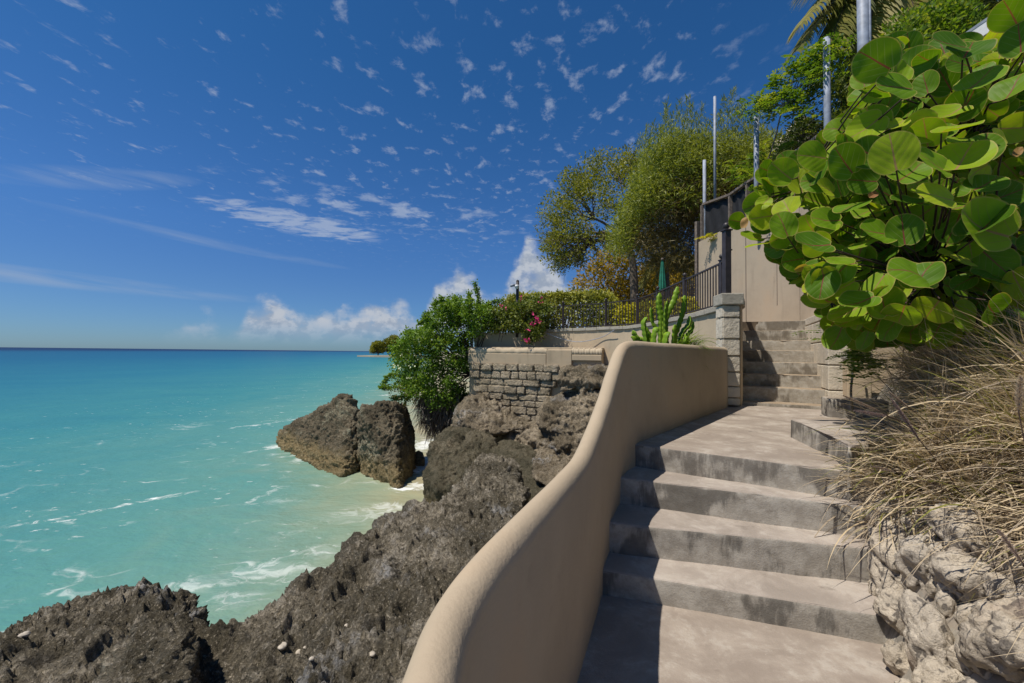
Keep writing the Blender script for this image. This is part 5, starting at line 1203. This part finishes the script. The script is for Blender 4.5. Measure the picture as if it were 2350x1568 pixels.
# left bush hanging over the corner of the terrace wall
rng = np.random.default_rng(51)
b = P(1085, 860, 16.2)
bush = thing('hanging_bush', 'bright green bush with white blossom spilling over the seaward corner of the terrace wall', 'bush', b)
polyL = [(900, 830), (905, 800), (935, 775), (985, 735), (1010, 700), (1040, 690), (1090, 690), (1125, 705), (1130, 755), (1085, 762), (1080, 800), (1078, 860), (1062, 905), (1035, 930), (1000, 930), (960, 918), (920, 890), (895, 860)]
pts = sample_poly(rng, polyL, 300); dpt = 15.3 + rng.random(300) * 2.4; Q = Pn(pts[:, 0], pts[:, 1], dpt); cl = [(*q, rng.uniform(.2, .42)) for q in Q]
C, Dd, N, ln, wd, rn = clusters_to_leaves(rng, cl, 900, 0.105, 0.066, up=.5); leaves('foliage', L_GREEN, bush, C, Dd, N, ln, wd, rn)
mb = MB(); SC, SDir = [], []
for p0, p1, p2 in [((1090, 760), (1098, 690), (1090, 650)), ((1080, 745), (1078, 700), (1076, 672)), ((1040, 740), (1018, 700), (1010, 682)), ((1030, 760), (985, 735), (962, 742)), ((1040, 750), (1000, 712), (1000, 690)), ((1000, 800), (950, 765), (930, 765)), ((990, 810), (935, 790), (905, 800)), ((970, 850), (915, 815), (895, 800)), ((1110, 740), (1120, 700), (1150, 690)), ((960, 870), (900, 860), (880, 880)), ((960, 880), (900, 890), (872, 888)), ((970, 890), (930, 910), (900, 915)), ((1060, 740), (1052, 700), (1045, 684)), ((1020, 770), (975, 730), (985, 722)), ((965, 880), (930, 925), (925, 945))]:
    d_ = 15.6 + rng.random() * 1.2; s = spline([tuple(P(*p0, d_)), tuple(P(*p1, d_)), tuple(P(*p2, d_))], 14); mb.tube(s.tolist(), np.linspace(.02, .006, len(s)).tolist(), 5, False)
    t_ = np.gradient(s, axis=0)
    for q, dv in zip(s, t_):
        for k in range(16): SC.append(q + rng.normal(size=3) * 0.05); SDir.append(dv / np.linalg.norm(dv) * .5 + rng.normal(size=3))
SC, SDir = np.array(SC), np.array(SDir); n = len(SC)
leaves('shoot_leaves', L_GREEN, bush, SC, SDir, rng.normal(size=(n, 3)) + np.array([0, 0, .7]), .10 * rng.uniform(.6, 1.2, n), .062, np.clip(rng.normal(.6, .2, n), 0, 1))
branches(mb, rng, b, Q[::8], .03, .008, .1); mb.build('branches', M_TWIG, bush)
fp = sample_poly(rng, [(898, 840), (930, 790), (975, 760), (1000, 790), (985, 850), (940, 875)], 190); X = Pn(fp[:, 0], fp[:, 1], 15.2 + rng.random(190) * 1.2); n = 190
leaves('white_blossom', M_WFLOWER, bush, X, rng.normal(size=(n, 3)), rng.normal(size=(n, 3)) + np.array([-.3, -.6, .6]), .085, .08, rng.random(n))
# dead roots hanging beneath it
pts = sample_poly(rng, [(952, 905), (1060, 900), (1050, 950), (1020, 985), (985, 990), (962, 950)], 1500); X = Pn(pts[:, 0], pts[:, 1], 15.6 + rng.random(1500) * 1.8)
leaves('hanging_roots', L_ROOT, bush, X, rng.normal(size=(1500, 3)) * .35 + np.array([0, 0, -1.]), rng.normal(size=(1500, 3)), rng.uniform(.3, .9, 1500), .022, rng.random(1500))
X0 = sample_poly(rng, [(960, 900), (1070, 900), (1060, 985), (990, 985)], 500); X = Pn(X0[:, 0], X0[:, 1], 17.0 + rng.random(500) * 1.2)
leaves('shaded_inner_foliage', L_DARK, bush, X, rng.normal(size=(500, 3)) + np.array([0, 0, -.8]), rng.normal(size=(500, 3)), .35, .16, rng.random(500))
pts = sample_poly(rng, [(885, 880), (945, 885), (965, 925), (925, 935), (875, 890)], 160); X = Pn(pts[:, 0], pts[:, 1], 15.5 + rng.random(160))
leaves('rusty_leaves', L_BROWN, bush, X, rng.normal(size=(160, 3)), rng.normal(size=(160, 3)), .09, .05, rng.random(160))

# bougainvillea over the wall
rng = np.random.default_rng(61)
b = P(1205, 740, 15.6)
bo = thing('bougainvillea', 'bougainvillea vine with magenta flowers trailing over the terrace wall below the camera pole', 'vine', b)
polyV = [(1120, 720), (1140, 700), (1175, 702), (1210, 688), (1240, 678), (1262, 700), (1255, 740), (1242, 762), (1232, 778), (1208, 784), (1190, 760), (1160, 758), (1140, 768), (1122, 756)]
pts = sample_poly(rng, polyV, 190); ddv = 14.75 + rng.random(190) * 1.3 + np.interp(pts[:, 0], [1120, 1260], [.75, -.25]); Q = Pn(pts[:, 0], pts[:, 1], ddv); cl = [(*q, rng.uniform(.12, .27)) for q in Q]
C, Dd, N, ln, wd, rn = clusters_to_leaves(rng, cl, 1000, .10, .07, up=.3, droop=.2); leaves('foliage', L_VINE, bo, C, Dd, N, ln, wd, rn)
X = []
for px, py, k in [(1197, 680, 5), (1195, 690, 5), (1243, 683, 8), (1150, 702, 6), (1222, 722, 8), (1232, 735, 14), (1238, 738, 10), (1220, 744, 10), (1227, 742, 8), (1212, 755, 5), (1206, 780, 10), (1213, 780, 6), (1210, 784, 6), (1243, 692, 6), (1160, 708, 3), (1230, 728, 8)]:
    X = np.array([P(px + rng.normal() * 2.2, py + rng.normal() * 2.2, 14.55 + rng.random() * .3) for _ in range(k)]); n = k
    leaves('flower_cluster', M_FLOWER, bo, X, rng.normal(size=(n, 3)), rng.normal(size=(n, 3)) + np.array([0, -1, .3]), .07, .06, rng.random(n))
mb = MB(); branches(mb, rng, P(1190, 745, 15.5), Q[::9], .02, .007, .1)
for px in (1145, 1152, 1200, 1215): mb.tube([P(px, 750, 15.5), P(px + 2, 768, 15.4), P(px - 2, 785, 15.4)], [.02, .014, .006], 5)
mb.build('stems', M_TWIG, bo)

# vine with pinnate leaves on the poles
rng = np.random.default_rng(71)
def pinnate(cl, n_per, fl=.42):
    Cs, Ds, R = [], [], []
    for c, r in cl:
        for k in range(n_per):
            o_ = np.array(c) + ball(rng, 1)[0] * r; d = rng.normal(size=3); d[2] = abs(d[2]) * .3 - .1; d /= np.linalg.norm(d); s = np.cross(d, [0, 0, 1.]); s /= np.linalg.norm(s); rv = rng.random()
            for j in range(7):
                for sg_ in (-1, 1): Cs.append(o_ + d * fl * j / 7 + np.array([0, 0, -.25 * (j / 7) ** 2 * fl])); Ds.append(s * sg_ + d * .35); R.append(np.clip(rv + rng.normal() * .1, 0, 1))
    return np.array(Cs), np.array(Ds), np.array(R)
b = P(1740, 420, 9.3)
vine = thing('pole_vine', 'leafy vine with small oval leaflets climbing between the grey steel poles', 'vine', b)
path_ = [(1722, 245), (1745, 235), (1765, 250), (1775, 215), (1790, 190), (1800, 220), (1815, 170), (1835, 150), (1850, 190), (1860, 135), (1880, 120), (1895, 140), (1905, 115), (1835, 235), (1825, 260), (1850, 255), (1785, 240), (1900, 165), (1870, 165), (1845, 220)]
cl = [(np.array(P(px, py, np.interp(px, [1720, 1910], [9.6, 7.7]))), .26) for px, py in path_]
C, Dd, R = pinnate(cl, 11, .36); n = len(C); leaves('foliage', L_PINNATE, vine, C, Dd, rng.normal(size=(n, 3)) * .5 + np.array([0, 0, 1.]), .095 * rng.uniform(.7, 1.2, n), .05, R)
mb = MB(); mb.tube(spline([tuple(P(*p, d_)) for p, d_ in [((1738, 430), 9.5), ((1775, 330), 9.2), ((1795, 255), 8.9), ((1825, 225), 8.5), ((1860, 190), 8.1), ((1900, 150), 7.7)]], 6).tolist(), .016, 5); branches(mb, rng, P(1800, 245, 8.8), [c for c, r in cl], .012, .005, .1); mb.build('stems', M_BARK, vine)
b = P(1720, 470, 11.5)
vine2 = thing('screen_vine', 'yellow-flecked vine tumbling over the top rail of the black screen', 'vine', b)
cl = [(np.array(P(px, py, d_)), .24) for px, py, d_ in [(1700, 425, 10.9), (1720, 405, 10.5), (1735, 395, 10.2), (1745, 425, 9.9), (1755, 440, 9.7), (1765, 455, 9.5), (1740, 455, 9.8), (1770, 430, 9.5), (1785, 420, 9.3), (1700, 380, 11), (1720, 370, 10.8), (1760, 380, 10), (1790, 370, 9.5), (1750, 350, 10.5), (1680, 400, 11.5), (1800, 335, 9.4), (1830, 320, 9)]]
C, Dd, R = pinnate(cl, 9, .3); n = len(C); leaves('foliage', L_PINNATE, vine2, C, Dd, rng.normal(size=(n, 3)) * .5 + np.array([0, 0, 1.]), .085 * rng.uniform(.7, 1.2, n), .04, R)
mb = MB(); branches(mb, rng, b, [c for c, r in cl], .014, .005, .1); mb.build('stems', M_TWIG, vine2)
b = P(1632, 545, 11.8)
wd_ = thing('wall_weed', 'small yellow-green weed growing on top of the wall under the screen end', 'weed', b)
C, Dd, R = pinnate([(np.array(b), .12), (np.array(P(1620, 545, 11.9)), .1)], 6, .22); n = len(C); leaves('foliage', L_YELLOW, wd_, C, Dd, rng.normal(size=(n, 3)) * .5 + np.array([0, 0, 1.]), .08, .035, R)
# weeds by the stucco pillar
b = P(1970, 840, 4.9); b.z = 1.0
wd_ = thing('green_weed', 'small bright green weeds between the stucco pillar and the dry grass', 'weed', b)
pts = sample_poly(rng, [(1940, 815), (2010, 800), (2020, 850), (1960, 870)], 24); Q = Pn(pts[:, 0], pts[:, 1], 4.3 + rng.random(24)); C, Dd, R = pinnate([(q, .1) for q in Q], 6, .18); n = len(C)
leaves('foliage', L_PINNATE, wd_, C, Dd, rng.normal(size=(n, 3)) * .5 + np.array([0, 0, 1.]), .05, .022, R)
wd_ = thing('fern_spray', 'feathery green leaf sprays hanging in front of the cream side wall', 'plant', P(1905, 760, 5.2))
C, Dd, R = pinnate([(np.array(P(px, py, 5.2)), .05) for px, py in [(1885, 745), (1872, 760), (1895, 758), (1888, 772)]], 4, .26); n = len(C)
leaves('foliage', L_PINNATE, wd_, C, Dd, rng.normal(size=(n, 3)) * .5 + np.array([0, 0, 1.]), .065, .02, R)

# shrubs on the slope behind the bush
b = P(2150, 200, 8.2); b.z = 5.5
blob_tree('slope_shrub', 'mid green small-leaved shrub on the slope above the retaining wall, right of the thickest pole', 'shrub', b, [(2010, 180), (2030, 110), (2060, 60), (2110, 20), (2170, -10), (2230, 30), (2270, 80), (2260, 130), (2150, 190)], 7.6, 9.0, 110, (.18, .36), 900, .105, .05, L_PINNATE, 81, .04, up=1.0)
b = P(2250, 60, 10.5); b.z = 6
blob_tree('dark_conifer', 'dark green fine-leaved tree at the top right corner behind the white eave', 'tree', b, [(2170, -40), (2290, -60), (2330, 40), (2270, 110), (2190, 90)], 10, 12, 90, (.3, .55), 420, .14, .05, L_DARK, 82, .1)
b = P(1950, 280, 9.6); b.z = 5
blob_tree('slope_shrub', 'tangled dark shrub on the slope between the leafy pole and the thickest pole', 'shrub', b, [(1905, 330), (1905, 180), (1960, 160), (2010, 190), (2010, 320), (1960, 330)], 9.0, 10.5, 70, (.2, .4), 700, .12, .05, L_VINE, 83, .04)
b = P(1830, 300, 11); b.z = 4.8
blob_tree('slope_shrub', 'leafy dark shrub in front of the pale stone gable, left of the leafy pole', 'shrub', b, [(1790, 330), (1830, 285), (1880, 270), (1895, 300), (1850, 330), (1800, 360)], 10.2, 11.5, 34, (.15, .32), 700, .11, .05, L_DARK, 84, .03)
# pale stone gable and white eave on the slope
b = P(1835, 330, 14)
gab = thing('stone_gable', 'pale rough stone gable wall showing above the black screen', 'wall', b)
mb = MB()
rough_box(mb, P(1838, 318, 14), (0.9, 0.4, 0.75), 0.3, 71, .05, .1); rough_box(mb, P(1846, 292, 14), (0.55, 0.38, 0.55), 0.3, 72, .05, .1); rough_box(mb, P(1805, 345, 14), (0.9, 0.4, 0.6), 0.3, 73, .05, .1); mb.build('masonry', M_PIER, gab)
a, b = P(2195, 110, 7.6), P(2330, 20, 6.6)
ev = thing('white_eave', 'white painted roof eave glimpsed between leaves at the upper right', 'eave', a)
mb = MB(); mb.bar(a, b, 0.05, 0.24); mb.build('fascia_board', M_WHITE, ev)
mb = MB(); mb.bar(a + Vector((.35, .25, .16)), b + Vector((.35, .25, .16)), 0.7, 0.05); mb.build('roof_sheet', M_POLE, ev)
mb = MB(); c = P(2060, 222, 7.2); mb.bar(c + Vector((-.25, .1, -.18)), c + Vector((.45, 0, .22)), 0.04, 0.2); mb.build('fascia_board', M_WHITE, ev)

# ------------------------------------------------------------------ palms
def frond(rg, base, tip, sag, nleaf, ll, droop, Vs, Fs, Rs, rach, side_up=0.1):
    a, b = np.array(base), np.array(tip); L = np.linalg.norm(b - a); s = []
    for i in range(25):
        t = i / 24; p = a + (b - a) * t; p[2] += sag * L * math.sin(math.pi * t ** 0.8) ; s.append(p)
    s = np.array(s); tg = unit(np.gradient(s, axis=0)); rach.tube(s.tolist(), np.linspace(.028, .005, 25).tolist(), 5, False)
    up_ = np.array([0, 0, 1.]); tone = rg.uniform(.15, .85)
    for k in range(nleaf):
        t = 0.12 + 0.88 * k / nleaf; f = t * 24; i = min(23, int(f)); p = s[i] + (s[i + 1] - s[i]) * (f - i); d = tg[i]
        sd_ = np.cross(d, up_); sd_ /= np.linalg.norm(sd_) + 1e-9
        for sg_ in (-1, 1):
            l_ = ll * (math.sin(math.pi * min(1, .12 + t * .8)) ** .6) * rg.uniform(.85, 1.1); dd = sd_ * sg_ * .8 + d * .75 + up_ * side_up + rg.normal(size=3) * .06; dd /= np.linalg.norm(dd)
            q = p.copy(); w = .048 * ll; rv = np.clip(tone + rg.normal() * .14, 0, 1); prev = None; nb = len(Vs)
            for j in range(5):
                wn = np.cross(dd, up_ * .5 + d * .5); wn /= np.linalg.norm(wn) + 1e-9; ww = w * (1 - (j / 4) ** 2 * .95)
                Vs.append(q - wn * ww / 2); Vs.append(q + wn * ww / 2); Rs += [rv, rv]
                q = q + dd * l_ / 4; dd = dd - up_ * droop * .25; dd /= np.linalg.norm(dd)
            for j in range(4): Fs.append((nb + 2 * j, nb + 2 * j + 1, nb + 2 * j + 3, nb + 2 * j + 2))
def palm(name, label, crown, fr, base, tr_r, ll, nleaf, droop, seed):
    rg = np.random.default_rng(seed); th = thing(name, label, 'palm', base); mb = MB(); cr = Vector(crown)
    bs = Vector(base); mb.tube([bs, bs.lerp(cr, .5) + Vector((.1, 0, 0)), cr], [tr_r * 1.2, tr_r, tr_r * .9], 10); mb.build('trunk', M_BARK, th)
    Vs, Fs, Rs = [], [], []; rach = MB()
    for tip, sag in fr: frond(rg, crown, tip, sag, nleaf, ll, droop, Vs, Fs, Rs, rach)
    npmesh('fronds', np.array(Vs), np.array(Fs), 4, L_PALM, th, {'rnd': np.array(Rs)}); rach.build('frond_stems', M_TWIG, th)
cr = np.array(P(2040, -70, 10.2))
fr = [((1825, 120, 9.8), .14), ((1850, -30, 10.0), .12), ((1880, 160, 9.4), .20), ((1960, 190, 9.6), .16), ((1940, 290, 10.4), .16), ((1880, 50, 9.9), .14), ((2080, 120, 9.4), .15), ((1990, 140, 10.0), .2), ((2180, 90, 9.6), .15), ((2260, 0, 10.5), .15), ((2010, 240, 11.2), .2), ((1905, 230, 11.0), .2), ((1835, 60, 9.6), .16), ((1870, 190, 10.2), .22), ((1920, 120, 9.3), .2), ((1975, 215, 9.2), .18), ((2110, 60, 9.2), .2)]
palm('coconut_palm', 'large coconut palm with golden drooping fronds at the top right behind the steel poles', cr, [(np.array(P(*p)), s) for p, s in fr], np.array([cr[0] + .5, cr[1] + .4, 5.2]), .16, 1.0, 84, 1.35, 91)
cr = np.array(P(1530, 612, 26)); g0 = cr.copy(); g0[2] = TG
palm('garden_palm', 'small palm with arching fronds behind the folded green parasol', cr, [(np.array(P(*p)), s) for p, s in [((1462, 592, 25.5), .18), ((1468, 668, 25), .3), ((1500, 655, 26), .25), ((1590, 612, 26), .15), ((1585, 650, 26), .25), ((1560, 580, 27), .1), ((1490, 605, 27), .2)]], g0, .15, .9, 46, .9, 92)
cr = np.array(P(1585, 600, 31)); g0 = cr.copy(); g0[2] = TG
palm('garden_palm', 'second garden palm, right of the parasol beside the retaining wall end', cr, [(np.array(P(*p)), s) for p, s in [((1540, 612, 31), .2), ((1550, 645, 31), .3), ((1600, 640, 31), .2), ((1620, 600, 31), .2), ((1575, 650, 30), .25)]], g0, .13, .9, 40, .9, 93)

# ------------------------------------------------------------------ parasols
def parasol(label, px, yt, yb, d):
    a, b = P(px, yb, d), P(px, yt, d); th = thing('folded_parasol', label, 'parasol', (a.x, a.y, TG)); H = b.z - a.z
    mb = MB(); mb.tube([(a.x, a.y, TG), (a.x, a.y, b.z)], .025, 8); mb.build('pole', M_WOOD, th)
    vs = []; fs = []; n = 48; m = 12
    for j in range(m + 1):
        t = j / m; r0 = (0.05 + 0.135 * t ** 0.8) * H / 1.6
        for k in range(n):
            an = 2 * math.pi * k / n; r = r0 * (1 + .22 * math.cos(8 * an + t * 1.2)) ; zz = b.z - t * H - (0.05 * (1 + math.cos(8 * an)) if j == m else 0)
            vs.append((a.x + math.cos(an) * r, a.y + math.sin(an) * r, zz))
    for j in range(m):
        for k in range(n): fs.append((j * n + k, j * n + (k + 1) % n, (j + 1) * n + (k + 1) % n, (j + 1) * n + k))
    fs.append(tuple(range(n))); mb = MB(); mb.add(vs, fs, True); mb.build('canopy', M_CLOTH, th)
    mb = MB(); mb.sphere((a.x, a.y, b.z + .04), .045); mb.build('finial', M_WOOD, th)
parasol('folded dark green parasol standing behind the iron fence', 1520, 598, 662, 13.2)
parasol('tip of a distant folded green parasol just above the clipped hedge', 1317, 660, 690, 24.0)

# ------------------------------------------------------------------ cactus behind the parapet
rng = np.random.default_rng(101)
cb = P(1535, 800, 5.6); cb.z = 1.2
cac = thing('candelabra_cactus', 'bright green ribbed candelabra cactus standing behind the far end of the curved wall', 'cactus', cb)
mb = MB(); mb.prism([(1.95, 5.1), (3.3, 6.7), (3.45, 7.3), (2.95, 8.0), (2.35, 7.0)], 0.2, 1.25); tag(mb.build('planting_ground', M_SOIL), kind='structure')
def cactus_arm(pts, r, seed):
    s = spline([tuple(p) for p in pts], 7); tg = unit(np.gradient(s, axis=0)); n = len(s); VV = []; ref = np.array([1, 0.3, 0]); ph = rng.uniform(0, 6)
    seg = []
    fine = []
    for i in range(n - 1):
        for k in range(5): fine.append(s[i] + (s[i + 1] - s[i]) * k / 5)
    fine.append(s[-1]); fine = np.array(fine); tg = unit(np.gradient(fine, axis=0)); m = len(fine); sp_ = []; vs = []; fs = []; ns = 3 if r < .05 else 4; R = []
    L = np.concatenate([[0], np.cumsum(np.linalg.norm(np.diff(fine, axis=0), axis=1))])
    for i in range(m):
        d = tg[i]; u = ref - d * ref.dot(d); u /= np.linalg.norm(u); v = np.cross(d, u); t = L[i] / L[-1]
        rr = r * (0.72 + 0.28 * math.sin(min(1, t * 5) * 1.57)) * (1 if t < .88 else math.sqrt(max(.02, 1 - ((t - .88) / .12) ** 2)))
        rib = rr * (0.78 + .55 * abs(((L[i] / .075) % 1) - .5))
        for k in range(ns * 2):
            an = math.pi * k / ns + ph; q = rib if k % 2 == 0 else rr * .30
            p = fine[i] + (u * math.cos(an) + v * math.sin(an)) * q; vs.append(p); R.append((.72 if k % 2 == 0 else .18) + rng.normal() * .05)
    for i in range(m - 1):
        for k in range(ns * 2): a = i * ns * 2 + k; b = i * ns * 2 + (k + 1) % (ns * 2); fs.append((a, b, b + ns * 2, a + ns * 2))
    return np.array(vs), np.array(fs), np.clip(np.array(R), 0, 1)
arms = [([(1534, 800), (1533, 740), (1545, 690), (1553, 658)], .062, 0), ([(1520, 800), (1518, 745), (1512, 700), (1515, 672)], .058, .1), ([(1535, 770), (1525, 730), (1530, 690)], .042, -.1), ([(1550, 730), (1566, 715), (1572, 678)], .045, .05), ([(1500, 800), (1492, 775), (1478, 752), (1474, 738)], .042, .0), ([(1480, 800), (1470, 785), (1460, 778), (1453, 758)], .05, .1), ([(1490, 800), (1480, 770), (1478, 742), (1484, 728)], .045, -.15), ([(1515, 800), (1508, 770), (1500, 740), (1492, 705)], .040, .2), ([(1548, 800), (1560, 770), (1578, 745), (1585, 725)], .05, .05), ([(1555, 800), (1575, 775), (1588, 760), (1592, 738)], .045, .15), ([(1500, 805), (1505, 770), (1508, 752)], .05, -.2), ([(1540, 805), (1545, 765), (1550, 745)], .055, -.25), ([(1470, 805), (1480, 782), (1490, 765)], .05, -.1), ([(1525, 805), (1528, 780), (1535, 762)], .055, -.3), ([(1560, 805), (1570, 785), (1580, 772)], .05, -.2), ([(1455, 800), (1450, 785), (1452, 772)], .04, 0)]
for pts, r, dz in arms:
    q = [np.array(P(px + rng.normal() * 3, py, 5.6 + dz)) for px, py in pts]; q[0] = q[0] + np.array([0, 0, -.25])
    v, f, R = cactus_arm(q, r * .9, 0); npmesh('cactus_arm', v, f, 4, L_CACTUS, cac, {'rnd': R})
fern = thing('spiky_plant', 'narrow-leaved green plant arching out to the right of the cactus', 'plant', P(1580, 800, 5.5))
n = 170; base_ = np.array(P(1570, 800, 5.5)); az = rng.normal(-.2, .8, n); el = rng.uniform(.15, 1.0, n)
v, f, r = blades(rng, base_ + rng.normal(size=(n, 3)) * .06, az, el, rng.uniform(.2, .42, n), rng.uniform(.008, .016, n), grav=2.6, rnd=np.clip(rng.normal(.55, .2, n), 0, 1)); npmesh('blades', v, f, 4, L_PINNATE, fern, {'rnd': r})

# ------------------------------------------------------------------ headland far along the coast
hd = 340.0
sp_c = P(905, 816, hd)
mb = MB(); n = 40
poly = [(P(852, 816, hd).x - 8 + 0, hd - 10), (P(880, 816, hd).x, hd - 25), (P(1000, 816, hd).x, hd - 45), (P(1150, 816, hd).x, hd - 20), (P(1150, 816, hd).x, hd + 90), (P(870, 816, hd).x, hd + 60)]
mb.prism(poly, WATER_Z - 1, WATER_Z + 1.1); tag(mb.build('headland_beach', M_SAND), kind='structure')
zb_ = WATER_Z + 1
for i, (pl_, px, lab, mt) in enumerate([([(850, 808), (853, 795), (866, 785), (878, 788), (880, 805), (868, 812)], 868, 'leftmost spreading tree on the distant headland, reaching out over the water', L_OLIVE), ([(876, 806), (880, 785), (896, 772), (910, 772), (920, 782), (918, 806), (895, 812)], 898, 'tallest rounded tree on the distant headland', L_OLIVE), ([(915, 808), (925, 785), (945, 780), (965, 785), (965, 815), (930, 815)], 940, 'distant headland tree nearest the hanging bush', L_FEATHER)]):
    b = P(px, 815, hd + i * 8); b.z = zb_
    blob_tree('headland_tree', lab, 'tree', b, pl_, hd - 5 + i * 8, hd + 8 + i * 8, 60, (1.2, 2.6), 26, 1.1, .7, mt, 120 + i, .5, group='trees on the distant headland')
h_ = P(930, 783, hd + 40)
ho = thing('headland_house', 'pale house with a dark roof half hidden by the headland trees', 'house', (h_.x, h_.y, zb_))
mb = MB(); mb.box((h_.x, h_.y, (zb_ + h_.z) / 2), (16, 10, h_.z - zb_), 0, 0.1); mb.build('wall', M_WHITE, ho)
mb = MB(); mb.prism([(h_.x - 9, h_.y - 6), (h_.x + 9, h_.y - 6), (h_.x + 9, h_.y + 6), (h_.x - 9, h_.y + 6)], h_.z + .1, h_.z + 1.6); mb.build('roof', M_WOOD, ho)
